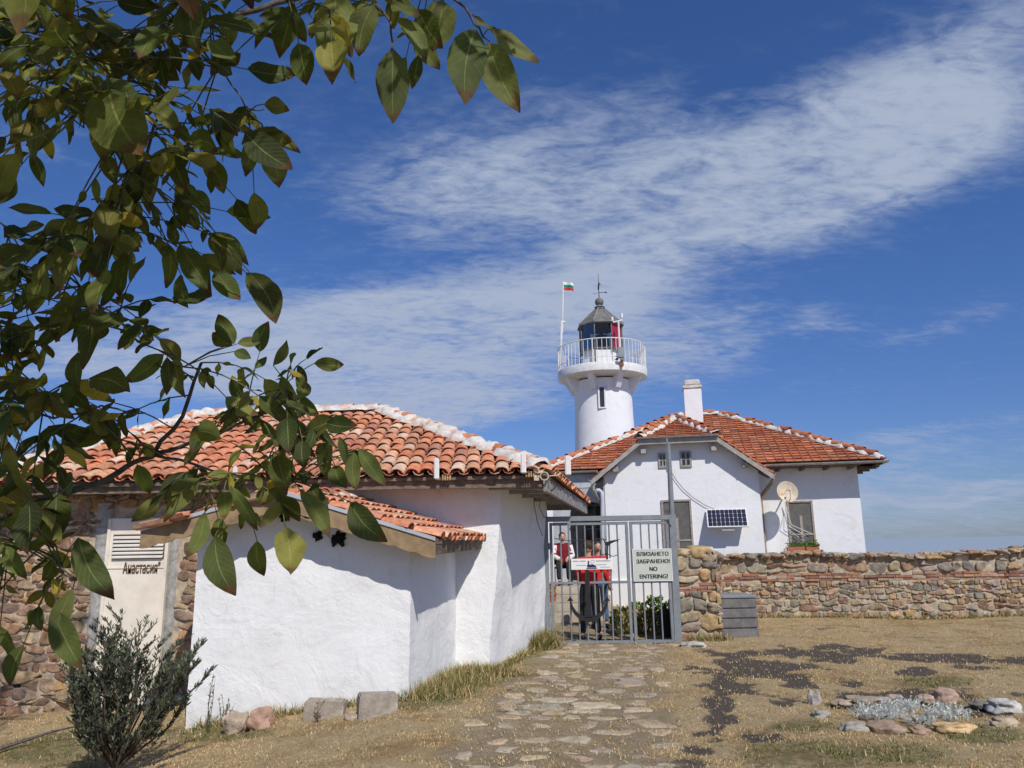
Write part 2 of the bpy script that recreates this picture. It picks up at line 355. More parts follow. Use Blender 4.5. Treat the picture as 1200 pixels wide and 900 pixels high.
def vnoise(x, y, f, seed=0):
    X = x * f + seed * 17.3; Y = y * f + seed * 5.1; xi = np.floor(X); yi = np.floor(Y); fx = X - xi; fy = Y - yi
    fx = fx * fx * (3 - 2 * fx); fy = fy * fy * (3 - 2 * fy)
    h = lambda a, b: np.modf(np.abs(np.sin(a * 127.1 + b * 311.7 + seed) * 43758.5453))[0]
    return (h(xi, yi) * (1 - fx) + h(xi + 1, yi) * fx) * (1 - fy) + (h(xi, yi + 1) * (1 - fx) + h(xi + 1, yi + 1) * fx) * fy
def fbm(x, y, f, seed=0): return (vnoise(x, y, f, seed) * .5 + vnoise(x, y, f * 2.1, seed + 1) * .27 + vnoise(x, y, f * 4.3, seed + 2) * .15 + vnoise(x, y, f * 9, seed + 3) * .08)
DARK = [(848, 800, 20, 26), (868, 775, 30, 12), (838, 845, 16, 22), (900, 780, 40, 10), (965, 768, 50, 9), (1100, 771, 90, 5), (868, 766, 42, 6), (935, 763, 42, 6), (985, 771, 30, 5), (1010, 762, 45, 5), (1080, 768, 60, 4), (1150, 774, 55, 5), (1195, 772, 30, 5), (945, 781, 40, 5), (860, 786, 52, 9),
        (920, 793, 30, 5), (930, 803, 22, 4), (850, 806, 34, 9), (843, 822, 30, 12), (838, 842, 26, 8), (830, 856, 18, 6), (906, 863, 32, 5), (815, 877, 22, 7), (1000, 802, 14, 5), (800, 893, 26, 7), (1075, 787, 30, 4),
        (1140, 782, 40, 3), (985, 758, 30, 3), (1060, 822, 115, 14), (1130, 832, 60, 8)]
GREEN = [(1000, 885, 150, 18), (1150, 860, 60, 16), (480, 815, 60, 20), (560, 795, 60, 16), (625, 770, 20, 12), (60, 880, 90, 30), (940, 850, 50, 12), (260, 860, 80, 10), (1090, 800, 60, 10)]
PATHPX = [(752, 648, 788), (765, 640, 788), (790, 600, 780), (820, 560, 775), (850, 540, 780), (880, 520, 790), (900, 510, 800), (960, 470, 830)]
def cover(x, y):
    """returns dark-soil, green and path weights at ground points"""
    z = hgt(x, y); v = np.stack([x, y, z], -1) - EYE; dz = np.maximum(v @ _d, .3); px = 600 + F * (v @ CR) / dz; py = 450 - F * (v @ CU) / dz
    n = fbm(x, y, 1.7, 3); n2 = fbm(x, y, 3.5, 8)
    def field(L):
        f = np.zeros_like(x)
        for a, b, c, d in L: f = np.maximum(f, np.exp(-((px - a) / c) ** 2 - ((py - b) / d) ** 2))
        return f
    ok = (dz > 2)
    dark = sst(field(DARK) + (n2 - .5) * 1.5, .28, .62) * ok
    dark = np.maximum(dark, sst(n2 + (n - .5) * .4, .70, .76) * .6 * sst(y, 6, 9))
    green = np.clip(sst(field(GREEN) + (n - .5) * .9, .35, .75) * ok, 0, 1)
    pp = np.array(PATHPX); lo = np.interp(py, pp[:, 0], pp[:, 1]); hi = np.interp(py, pp[:, 0], pp[:, 2])
    w = (hi - lo) * .10 * (n2 - .5) * 4
    path = sst(px, lo - 6 + w, lo + 14 + w) * (1 - sst(px, hi - 14 + w, hi + 6 + w)) * (py > 748) * ok * (y < 12.1)
    inside = ((y >= 12.0) & (y < 16.2) & (x > .4) & (x < 2.0)).astype(float)
    return dark, green, path, inside

def build_ground():
    xs = np.unique(np.round(np.concatenate([np.linspace(-60, -9, 26), np.arange(-9, 13, .06), np.linspace(13, 60, 26)]), 3))
    ys = np.unique(np.round(np.concatenate([np.linspace(-50, 3, 20), np.arange(3, 17.5, .06), np.linspace(17.5, 60, 36)]), 3))
    X, Y = np.meshgrid(xs, ys); Z = hgt(X, Y)
    near = sst(Y, 2, 4) * (1 - sst(Y, 17, 19))
    dk, gr, pa, ins = cover(X, Y)
    Z = Z + near * ((fbm(X, Y, 2.5, 5) - .5) * .05 + (fbm(X, Y, 11, 6) - .5) * .02 * (1 - pa)) - .018 * dk - .015 * pa
    me = bpy.data.meshes.new('ground'); n, m = X.shape
    idx = np.arange(n * m).reshape(n, m)
    q = np.stack([idx[:-1, :-1], idx[:-1, 1:], idx[1:, 1:], idx[1:, :-1]], -1).reshape(-1, 4)
    me.from_pydata(np.stack([X, Y, Z], -1).reshape(-1, 3).tolist(), [], q.tolist())
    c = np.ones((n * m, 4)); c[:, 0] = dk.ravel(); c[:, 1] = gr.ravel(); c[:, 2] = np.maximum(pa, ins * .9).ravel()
    at = me.attributes.new('cover', 'FLOAT_COLOR', 'POINT'); at.data.foreach_set('color', c.ravel()); me.shade_smooth()
    m_ = bpy.data.materials.new('ground_earth_and_straw'); m_.use_nodes = True; T = NT(m_.node_tree); bs = T.n['Principled BSDF']
    tc = T.node('ShaderNodeTexCoord').outputs['Object']
    s = T.node('ShaderNodeSeparateColor'); T.put(s.inputs[0], T.node('ShaderNodeAttribute', attribute_name='cover').outputs['Color'])
    mp = T.node('ShaderNodeMapping'); T.put(mp.inputs[0], tc); mp.inputs['Rotation'].default_value = (0, 0, .5); mp.inputs['Scale'].default_value = (1, 3, 1)
    straw = T.ss(T.noise(mp.outputs[0], 30, 5, .7, .8), .36, .66)
    col = T.mix(straw, (.54, .39, .20), (.86, .67, .39))
    col = T.mix(T.ss(T.noise(tc, 1.6, 6, .65, .5), .42, .68, 0, .75), col, (.56, .41, .22))
    col = T.mix(T.ss(T.noise(tc, 3.4, 5, .6, .3), .52, .72, 0, .6), col, (.78, .61, .37))
    col = T.mix(T.ss(T.noise(tc, .85, 6, .7, 1.0), .50, .62, 0, .55), col, (.42, .25, .10))
    col = T.mix(T.ss(T.noise(tc, 5.5, 6, .75, 1.2), .55, .66, 0, .55), col, (.26, .18, .10))
    col = T.mix(T.m('MULTIPLY', s.outputs[1], T.ss(T.noise(tc, 12, 5, .7), .35, .6, .15, .75)), col, (.20, .20, .085))
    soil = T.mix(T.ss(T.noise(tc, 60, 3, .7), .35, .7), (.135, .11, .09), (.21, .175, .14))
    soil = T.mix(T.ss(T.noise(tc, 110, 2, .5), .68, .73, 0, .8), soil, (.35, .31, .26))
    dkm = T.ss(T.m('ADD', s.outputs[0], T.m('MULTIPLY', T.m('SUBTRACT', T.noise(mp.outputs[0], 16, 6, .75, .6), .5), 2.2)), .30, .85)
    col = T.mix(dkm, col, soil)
    pc = T.mix(T.ss(T.noise(tc, 6, 5, .65), .4, .62), (.42, .33, .21), (.52, .42, .28))
    col = T.mix(T.m('MULTIPLY', s.outputs[2], T.ss(T.noise(tc, 5, 5, .7), .3, .55, .35, .9)), col, pc)
    T.put(bs.inputs['Base Color'], col); bs.inputs['Roughness'].default_value = .95; bs.inputs['Specular IOR Level'].default_value = .1
    b = T.node('ShaderNodeBump'); b.inputs['Strength'].default_value = .9; b.inputs['Distance'].default_value = .02
    T.put(b.inputs['Height'], T.m('ADD', straw, T.noise(tc, 60, 4, .7))); T.l.new(b.outputs[0], bs.inputs['Normal'])
    me.materials.append(m_); o = bpy.data.objects.new('ground', me); COL.objects.link(o); o['kind'] = 'structure'
build_ground()
def build_sea():
    m = bpy.data.materials.new('sea_water'); m.use_nodes = True; T = NT(m.node_tree); bs = T.n['Principled BSDF']
    bs.inputs['Base Color'].default_value = (.30, .36, .42, 1); bs.inputs['Roughness'].default_value = .6; bs.inputs['Specular IOR Level'].default_value = .2  # pale base colour carries the haze over the distant water
    tc = T.node('ShaderNodeTexCoord').outputs['Object']; b = T.node('ShaderNodeBump'); b.inputs['Strength'].default_value = .6; b.inputs['Distance'].default_value = .4
    T.put(b.inputs['Height'], T.noise(tc, .25, 6, .65)); T.l.new(b.outputs[0], bs.inputs['Normal'])
    mb = MB(); n = 64; mb.add([(25000 * math.cos(2 * math.pi * i / n), 25000 * math.sin(2 * math.pi * i / n), -12) for i in range(n)], [tuple(range(n))])
    mb.build('sea', m, kind='structure')
build_sea()

def build_path():
    mb = MB(); r = random.Random(3); cells = []
    y = 5.0
    while y < 11.95:
        rowd = r.uniform(.16, .36); x = -1.6 + r.uniform(0, .3)
        while x < 2.9:
            w = r.uniform(.18, .56); cx, cy = x + w / 2, y + rowd / 2 + r.uniform(-.03, .03)
            d, g, p, i_ = cover(np.array([cx]), np.array([cy]))
            if p[0] > .55 and r.random() < .9: cells.append((cx, cy, w * .5 - .02, rowd * .5 - .018))
            x += w
        y += rowd
    for cx, cy, a, b in cells:
        n = 13; e = r.uniform(2.6, 6); s0 = r.random() * 9; rings = []
        a *= r.uniform(.8, 1.02); b *= r.uniform(.8, 1.02); tilt = r.uniform(-.03, .03)
        base = float(hgt(cx, cy)) + float(fbm(np.array([cx]), np.array([cy]), 2.5, 5)[0] - .5) * .05 - .015 + r.uniform(-.009, .008)
        cb = r.choice([(.42, .33, .215), (.37, .31, .23), (.43, .34, .22), (.34, .29, .22), (.42, .31, .20), (.43, .36, .25)])
        col = jit(cb, .12)
        for k, (sc_, dz) in enumerate([(1.0, -.05), (1.0, .0), (.93, .010), (.7, .013)]):
            for i in range(n):
                t = 2 * math.pi * i / n; c, s_ = math.cos(t), math.sin(t)
                rr = (abs(c) ** e + abs(s_) ** e) ** (-1 / e) * (1 + .30 * noise.noise(Vector((c * 1.9 + s0, s_ * 1.9, s0))) * 2)
                rings.append((cx + a * rr * c * sc_, cy + b * rr * s_ * sc_, base + dz * .75 + tilt * .6 * c * a * 4 - .006))
        rings.append((cx, cy, base + .004))
        fs = [(k * n + i, k * n + (i + 1) % n, (k + 1) * n + (i + 1) % n, (k + 1) * n + i) for k in range(3) for i in range(n)] + [(3 * n + i, 3 * n + (i + 1) % n, 4 * n) for i in range(n)]
        mb.add(rings, fs, col)
    m = mat('flagstone', attr=True, rough=.92, var=.25, scale=10, bump=.6, bscale=40, stain=(.46, .36, .23), stain_scale=4, stain_amt=.9)
    mb.build('path', m, smooth=True, kind='structure')
build_path()

# ------------------------------------------------------------------ masonry and tiles
STONES = [(.31, .195, .12), (.37, .25, .16), (.40, .31, .20), (.24, .205, .165), (.36, .265, .18), (.42, .28, .14), (.32, .255, .19), (.44, .37, .27), (.28, .175, .115), (.35, .285, .21), (.38, .28, .18)]
def rubble(mb, O, U, V, N, w, h, rows=(.12, .24), asp=(.9, 2.0), depth=.05, gap=.012, seed=0, pal=STONES, keep=None, ragged=0.0):
    r = random.Random(seed); O = V3(*O); U = nrm(U); V = nrm(V); N = nrm(N); y = 0; k = 0
    wob = lambda x, k: noise.noise(Vector((x * 2.6, k * 5.7, seed))) * .075
    while y < h - .03:
        rh = min(r.uniform(*rows), max(h - y, .06)); x = r.uniform(-.06, 0.0)
        while x < w - .03:
            cw = min(rh * r.uniform(*asp) * r.choice([.7, 1, 1, 1.35]), w - x + .02, .5)
            if w - x - cw < .06: cw = w - x
            parts = [(x, y, cw, rh)]
            if rh > .17 and r.random() < .28: s_ = r.uniform(.4, .6); parts = [(x, y, cw, rh * s_), (x, y + rh * s_, cw, rh * (1 - s_))]
            for (a, b, c, d) in parts:
                cx, cy = a + c / 2, b + d / 2
                if keep and not keep(cx, cy): continue
                gp = gap * r.uniform(.4, 1.9); rx, ry = c / 2 - gp, d / 2 - gp
                if rx < .015 or ry < .012: continue
                e = r.uniform(3.5, 9) if r.random() < .7 else 2.6; n = 16; s0 = r.random() * 50; dp = depth * r.uniform(.35, 1.15); ring = []; tu, tv = r.uniform(-.25, .25), r.uniform(-.3, .3)
                col = jit(r.choice(pal), .16); sk = r.uniform(-.18, .18)
                for sc_, dz in [(1.02, -.02), (1.0, dp * .5), (.955, dp * .9), (.7, dp)]:
                    for i in range(n):
                        t = 2 * math.pi * (i + .5) / n; ct, st = math.cos(t), math.sin(t)
                        rr = (abs(ct) ** e + abs(st) ** e) ** (-1 / e) * (1 + .34 * noise.noise(Vector((ct * 1.6 + s0, st * 1.6, s0))) + .12 * noise.noise(Vector((ct * 4 + s0, st * 4, s0)))); rr = min(rr, 1.42)
                        px, py = rx * rr * ct * sc_, ry * rr * st * sc_; px += sk * py
                        yy = cy + py + wob(cx + px, k + (1 if py > 0 else 0)) * (1 if abs(py) > 0 else 0)
                        ring.append(O + U * (cx + px) + V * yy + N * (dz + (tu * px + tv * py) * (1 if dz > 0 else 0) + .010 * noise.noise(Vector((px * 14 + s0, py * 14, dz * 9)))))
                ring.append(O + U * cx + V * (cy + wob(cx, k + .5)) + N * (dp * 1.04))
                mb.add(ring, [(q * n + i, q * n + (i + 1) % n, (q + 1) * n + (i + 1) % n, (q + 1) * n + i) for q in range(3) for i in range(n)] + [(3 * n + i, 3 * n + (i + 1) % n, 4 * n) for i in range(n)], col)
            x += cw
        y += rh; k += 1
def loft(mb, bot, top, nz=14, ds=.14, amp=.02, freq=1.6, seed=0, closed=False):
    """uneven plastered wall between a bottom and a top polyline"""
    B = [V3(*p) for p in bot]; T_ = [V3(*p) for p in top]; rows = []
    cols = []
    for i in range(len(B) - 1):
        n = max(1, int(max(np.linalg.norm(B[i + 1] - B[i]), np.linalg.norm(T_[i + 1] - T_[i])) / ds))
        for j in range(n): cols.append((B[i] * (1 - j / n) + B[i + 1] * j / n, T_[i] * (1 - j / n) + T_[i + 1] * j / n, i))
    cols.append((B[-1], T_[-1], len(B) - 2)); m = len(cols); vs = []
    for k in range(nz + 1):
        t = k / nz
        for (b, tt, i) in cols:
            p = b * (1 - t) + tt * t; dr = nrm((B[i + 1] - B[i]) * V3(1, 1, 0)); N = V3(dr[1], -dr[0], 0)
            q = Vector(p) * freq + Vector((seed, seed * 2, 0)); a = noise.noise(q) + .5 * noise.noise(q * 2.7) + .30 * noise.noise(q * 7)
            vs.append(p + N * a * amp)
    mb.add(vs, [(k * m + i, k * m + i + 1, (k + 1) * m + i + 1, (k + 1) * m + i) for k in range(nz) for i in range(m - 1)])
def inpoly(x, y, poly):
    c = False; n = len(poly)
    for i in range(n):
        x1, y1 = poly[i]; x2, y2 = poly[(i + 1) % n]
        if (y1 > y) != (y2 > y) and x < (x2 - x1) * (y - y1) / (y2 - y1) + x1: c = not c
    return c
BARREL = [(.60, .235, .12), (.63, .285, .16), (.64, .37, .24), (.54, .20, .105), (.68, .47, .33), (.62, .255, .135), (.48, .21, .13), (.63, .30, .17)]
FLAT = [(.45, .15, .07), (.49, .18, .085), (.41, .13, .06), (.50, .21, .12), (.36, .115, .06), (.46, .16, .075)]
def tiles(mb, poly, kind='barrel', tw=.19, th=.30, seed=0, wob=.012, overhang=.05, mortar=None):
    """poly[0]->poly[1] is the eave, the rest goes round; tiles are laid up the slope"""
    r = random.Random(seed); p = [V3(*q) for q in poly]; U = nrm(p[1] - p[0]); Nn = np.cross(U, p[-1] - p[0]); Nn = nrm(Nn)
    if Nn[2] < 0: Nn = -Nn
    W = np.cross(Nn, U); W = W if W[2] > 0 else -W; W = nrm(W)
    poly2 = [((q - p[0]) @ U, (q - p[0]) @ W) for q in p]
    smin = min(a for a, b in poly2); smax = max(a for a, b in poly2); tmax = max(b for a, b in poly2)
    ns = int((smax - smin) / tw) + 1; nt = int(tmax / th) + 1
    for i in range(ns):
        for j in range(nt):
            s = smin + (i + .5) * tw; t = j * th
            if not inpoly(s, t + th * .12, poly2) and not (j == 0 and inpoly(s, .03, poly2)): continue
            short = .62 if j > 0 and not inpoly(s, t + th * 1.1, poly2) else 1.0
            s += r.uniform(-wob, wob); t += r.uniform(-wob, wob) - (overhang if j == 0 else overhang * .7); yaw = r.uniform(-.05, .05) * (1 if kind == 'barrel' else .2)
            u = U * math.cos(yaw) + W * math.sin(yaw); w_ = W * math.cos(yaw) - U * math.sin(yaw)
            O = p[0] + U * s + W * t
            if kind == 'barrel':
                col = jit(r.choice(BARREL), .12); L = th * 1.35 * short; n = 7; R0, R1 = tw * .50, tw * .42; up0 = .062; up1 = .030
                vs = []
                for (tt, R, up) in ((0, R0, up0), (L, R1, up1)):
                    for rr in (R, R - .016):
                        for a in range(n + 1):
                            q = math.pi * a / n; vs.append(O + w_ * tt + u * (-math.cos(q) * rr) + Nn * (math.sin(q) * rr * .62 + up - .030))
                m = n + 1
                fs = [(a, a + 1, 2 * m + a + 1, 2 * m + a) for a in range(n)] + [(m + a + 1, m + a, 3 * m + a, 3 * m + a + 1) for a in range(n)] + [(a + 1, a, m + a, m + a + 1) for a in range(n)]
                mb.add(vs, fs, col)
                if r.random() < 1:   # channel tile between two covers
                    O2 = O + U * tw * .5; col = jit(r.choice(BARREL), .12); vs = []
                    for (tt, R, up) in ((-.015, tw * .40, .03), (L, tw * .46, .0)):
                        for a in range(5):
                            q = math.pi * a / 4; vs.append(O2 + w_ * tt + u * (-math.cos(q) * R) + Nn * (-math.sin(q) * R * .7 + up + .02))
                    mb.add(vs, [(a, a + 1, 6 + a, 5 + a) for a in range(4)], col)
            else:
                col = jit(r.choice(FLAT), .14); L = th * 1.12 * short; hw = tw * .49; z0 = .040 + r.uniform(0, .008); z1 = .008; tk = .018
                def pt(a, b, z): return O + u * a + w_ * b + Nn * z
                mb.hexa([pt(-hw, 0, z0 - tk), pt(hw, 0, z0 - tk), pt(hw, L, z1 - tk), pt(-hw, L, z1 - tk), pt(-hw, 0, z0), pt(hw, 0, z0), pt(hw, L, z1), pt(-hw, L, z1)], col)
                mb.hexa([pt(-hw, 0, z0), pt(-hw + .035, 0, z0), pt(-hw + .035, L, z1), pt(-hw, L, z1), pt(-hw + .006, 0, z0 + .016), pt(-hw + .028, 0, z0 + .016), pt(-hw + .028, L, z1 + .016), pt(-hw + .006, L, z1 + .016)], col)
    return U, W, Nn
def caps(mt, mm, A, B, r0=.10, step=.36, seed=0, lump=.5, pal=BARREL, mort=1.0, drop=.02):
    """ridge tiles from A (high) to B bedded in lumpy mortar"""
    r = random.Random(seed); A = V3(*A); B = V3(*B); L = np.linalg.norm(B - A); D = (B - A) / L; S = nrm(np.cross(D, V3(0, 0, 1))); Nn = nrm(np.cross(S, D)); n = int(L / step)
    m = max(4, int(L / .07)); vs = []; k = 9
    for i in range(m + 1):
        c = A + D * L * i / m - Nn * drop
        for a in range(k):
            q = math.pi * a / (k - 1); nn = noise.noise(Vector((i * .55 + seed, math.cos(q) * 1.5, 3.0))) ; rr = r0 * mort * (1.12 + lump * nn + .22 * math.sin(i * .07 / step * 2 * math.pi))
            vs.append(c + S * (-math.cos(q) * rr * 1.25) + Nn * (math.sin(q) * rr * .85 - .015))
    mm.add(vs, [(i * k + a, i * k + a + 1, (i + 1) * k + a + 1, (i + 1) * k + a) for i in range(m) for a in range(k - 1)])
    for i in range(n):
        if r.random() < .1: continue
        c = A + D * (i + .15) * step + Nn * (.012 + r.uniform(-.015, .012)); l = step * 1.05; vs = []; col = jit(r.choice(pal), .1); w = 8
        for (tt, R, up) in ((0, r0 * .86, .0), (l, r0 * 1.0, .025)):
            for rr in (R, R - .015):
                for a in range(w + 1):
                    q = math.pi * a / w; vs.append(c + D * tt + S * (-math.cos(q) * rr) + Nn * (math.sin(q) * rr + up))
        m2 = w + 1
        mt.add(vs, [(a + 1, a, 2 * m2 + a, 2 * m2 + a + 1) for a in range(w)] + [(m2 + a, m2 + a + 1, 3 * m2 + a + 1, 3 * m2 + a) for a in range(w)] + [(2 * m2 + a, 2 * m2 + a + 1, 3 * m2 + a + 1, 3 * m2 + a) for a in range(w)] + [(a, a + 1, m2 + a + 1, m2 + a) for a in range(w)], col)
def slab(mb, poly, t, col=(.5, .5, .5)):
    mb.prism([V3(*p) - V3(0, 0, t) for p in poly], (0, 0, t), col)

# ------------------------------------------------------------------ left stone and plaster building
def left_building():
    t = thing('old_building', 'long low old building, half bare stone and half whitewashed, under barrel tiles', 'building', (-3, 9.9, -.2))
    E0 = V3(-6.75, 9.42, 2.45); E1 = V3(.43, 9.42, 2.48); E2 = V3(1.27, 13.4, 2.30); A = V3(-2.26, 12.6, 3.85); Lr = V3(-5.3, 12.6, 3.80)
    B0 = V3(-8.2, 15.8, 2.4); Bk = V3(-2.0, 15.8, 2.35)
    mb = MB(); tiles(mb, [E0, E1, A, Lr], 'barrel', .186, .31, 1)
    tiles(mb, [E1, E2, A + V3(.3, .9, 0), A], 'barrel', .186, .31, 2)
    E0b = V3(-8.1, 15.6, 2.4); tiles(mb, [E0b, E0, Lr], 'barrel', .19, .31, 3)
    roof = mb.build('tile_roof', M_tile, t, smooth=40)
    mt, mm = MB(), MB()
    caps(mt, mm, A, E1 + (A - E1) * .02, .105, .34, 4, .6, mort=1.14, drop=-.012); caps(mt, mm, Lr, A, .105, .36, 5, .6, mort=1.14, drop=-.012); caps(mt, mm, Lr, E0 + V3(.05, .05, .05), .105, .36, 6, .6, mort=1.14, drop=-.012)
    mt.build('ridge_tile', M_tile, roof, smooth=40); mm.build('ridge_mortar', M_wmortar, roof, smooth=True)
    mb = MB(); off = V3(0, 0, .05)
    for poly in ([E0, E1, A, Lr], [E1, E2, A + V3(.3, .9, 0), A], [E0b, E0, Lr], [A, A + V3(.3, .9, 0), Bk, E0b, Lr]):
        slab(mb, [V3(*q) - off for q in poly], .035)
    mb.build('roof_boarding', M_wood, roof)
    # eave beam and soffit
    mb = MB(); mb.bx(-6.9, .44, 9.47, 9.53, 2.29, 2.455); mb.bx(-6.9, .40, 9.533, 9.9, 2.37, 2.40)
    mb.build('eave_board', M_wood, t)
    mb = MB(); d = nrm(E2 - E1); n = V3(d[1], -d[0], 0) * -.05
    a = V3(.42, 9.42, 2.42); b = E2 + V3(.02, 0, -.03); h = V3(0, 0, -.19)
    mb.hexa([a + h, b + h * .95, b + h * .95 + n, a + h + n, a, b, b + n, a + n])
    mb.prism([V3(.40, 9.9, 2.30), b + h * .4, V3(.6, 13.38, 2.2), V3(-.1, 9.9, 2.33)], (0, 0, .02))
    for k in range(7):
        f = (k + .5) / 7; q = a * (1 - f) + b * f; mb.bx(q[0] - .8, q[0] - .03, q[1] - .04, q[1] + .04, q[2] - .13, q[2] - .05)
    mb.build('bargeboard', mat('grey_board', (.30, .28, .26), .85, .3, 9, .5, 40, stain=(.17, .15, .13), stain_scale=5), t)
    # whitewashed end
    mb = MB()
    loft(mb, [(-3.05, 9.9, -.6), (-.8, 9.86, -.3), (-.34, 9.72, -.1), (.44, 12.0, -.05), (.50, 13.2, -.1)], [(-3.05, 9.9, 2.42), (-.8, 9.9, 2.42), (-.16, 9.9, 2.42), (.52, 12.0, 2.40), (.56, 13.2, 2.35)], 22, .1, .032, 1.5, 3)
    mb.build('plaster_wall', M_white, t, smooth=55)
    mb = MB(); mb.bx(-8.0, -3.0, 9.93, 13.2, -1.2, 2.36); mb.hexa([(-3, 10.06, -.6), (-.45, 10.06, -.6), (.3, 13.15, -.6), (-3, 13.15, -.6), (-3, 10.06, 2.3), (-.3, 10.06, 2.3), (.4, 13.15, 2.3), (-3, 13.15, 2.3)])
    mb.build('wall_core', M_lmortar, t)
    mb = MB()
    pal = [(.30, .18, .11), (.25, .145, .09), (.34, .23, .145), (.37, .27, .17), (.30, .20, .135), (.36, .21, .10), (.24, .165, .12)]
    dx0, dx1 = -5.36, -4.33
    rubble(mb, (-8.0, 9.93, -1.0), (1, 0, 0), (0, 0, 1), (0, -1, 0), 5.0, 3.33, (.08, .135), (1.1, 2.4), .020, .003, 11, pal, keep=lambda a, b: not (dx0 + 8.0 - .05 < a < dx1 + 8.0 + .05 and b < 3.1))
    st = mb.build('stone_wall_face', M_stone, t, smooth=True)
    for x0, x1 in ((dx0 - .08, dx0 + .14), (dx1 - .135, dx1 + .0)):   # rough cement jambs round the door
        mb = MB(); loft(mb, [(x0, 9.96, -.9), (x0 + .02, 9.90, -.9), (x1 - .02, 9.90, -.9), (x1, 9.96, -.9)], [(x0, 9.96, 2.2), (x0 + .02, 9.90, 2.2), (x1 - .02, 9.90, 2.2), (x1, 9.96, 2.2)], 60, .04, .022, 6, 3)
        mb.build('door_jamb', M_cement, t, smooth=True)
    # cream door panel, louvre and name
    D = MB(); D.bev(-5.24, -4.45, 9.86, 9.92, -.75, 2.0, .008); door = D.build('door', M_cream, t)
    mb = MB(); mb.bx(-5.245, -4.445, 9.850, 9.858, 1.365, 1.38); mb.bx(-4.485, -4.445, 9.845, 9.858, -.75, 1.99); mb.bx(-5.245, -5.205, 9.845, 9.858, -.75, 1.99); mb.build('door_frame', M_cream, door)
    mb = MB(); z0, z1 = P(160, 654, 9.85)[2], P(160, 627, 9.85)[2]; xa, xb = P(133, 640, 9.85)[0], P(192, 640, 9.85)[0]
    n = 6
    for k in range(n):
        z = z0 + (z1 - z0) * k / n; h = (z1 - z0) / n
        mb.hexa([(xa, 9.825, z), (xb, 9.825, z), (xb, 9.858, z + h * .3), (xa, 9.858, z + h * .3), (xa, 9.825, z + h * .35), (xb, 9.825, z + h * .35), (xb, 9.858, z + h * .92), (xa, 9.858, z + h * .92)])
    mb.build('louvre', mat('louvre_white', (.68, .64, .58), .6, .08), door)
    mb = MB(); mb.bx(xa - .01, xb + .01, 9.848, 9.856, z0 - .01, z1 + .01); mb.build('louvre_shadow_gap', mat('shadow_gap_brown', (.12, .07, .045), .9, .2), door)  # dark brown sheet behind the slats; the shade between them is its colour
    text('lettering', 'Анастасия"', M_brown, door, (P(166, 665, 9.85)[0], 9.848, P(166, 665, 9.85)[2]), .14, width=P(188, 665, 9.85)[0] - P(145, 665, 9.85)[0], heavy=.003)
left_building()

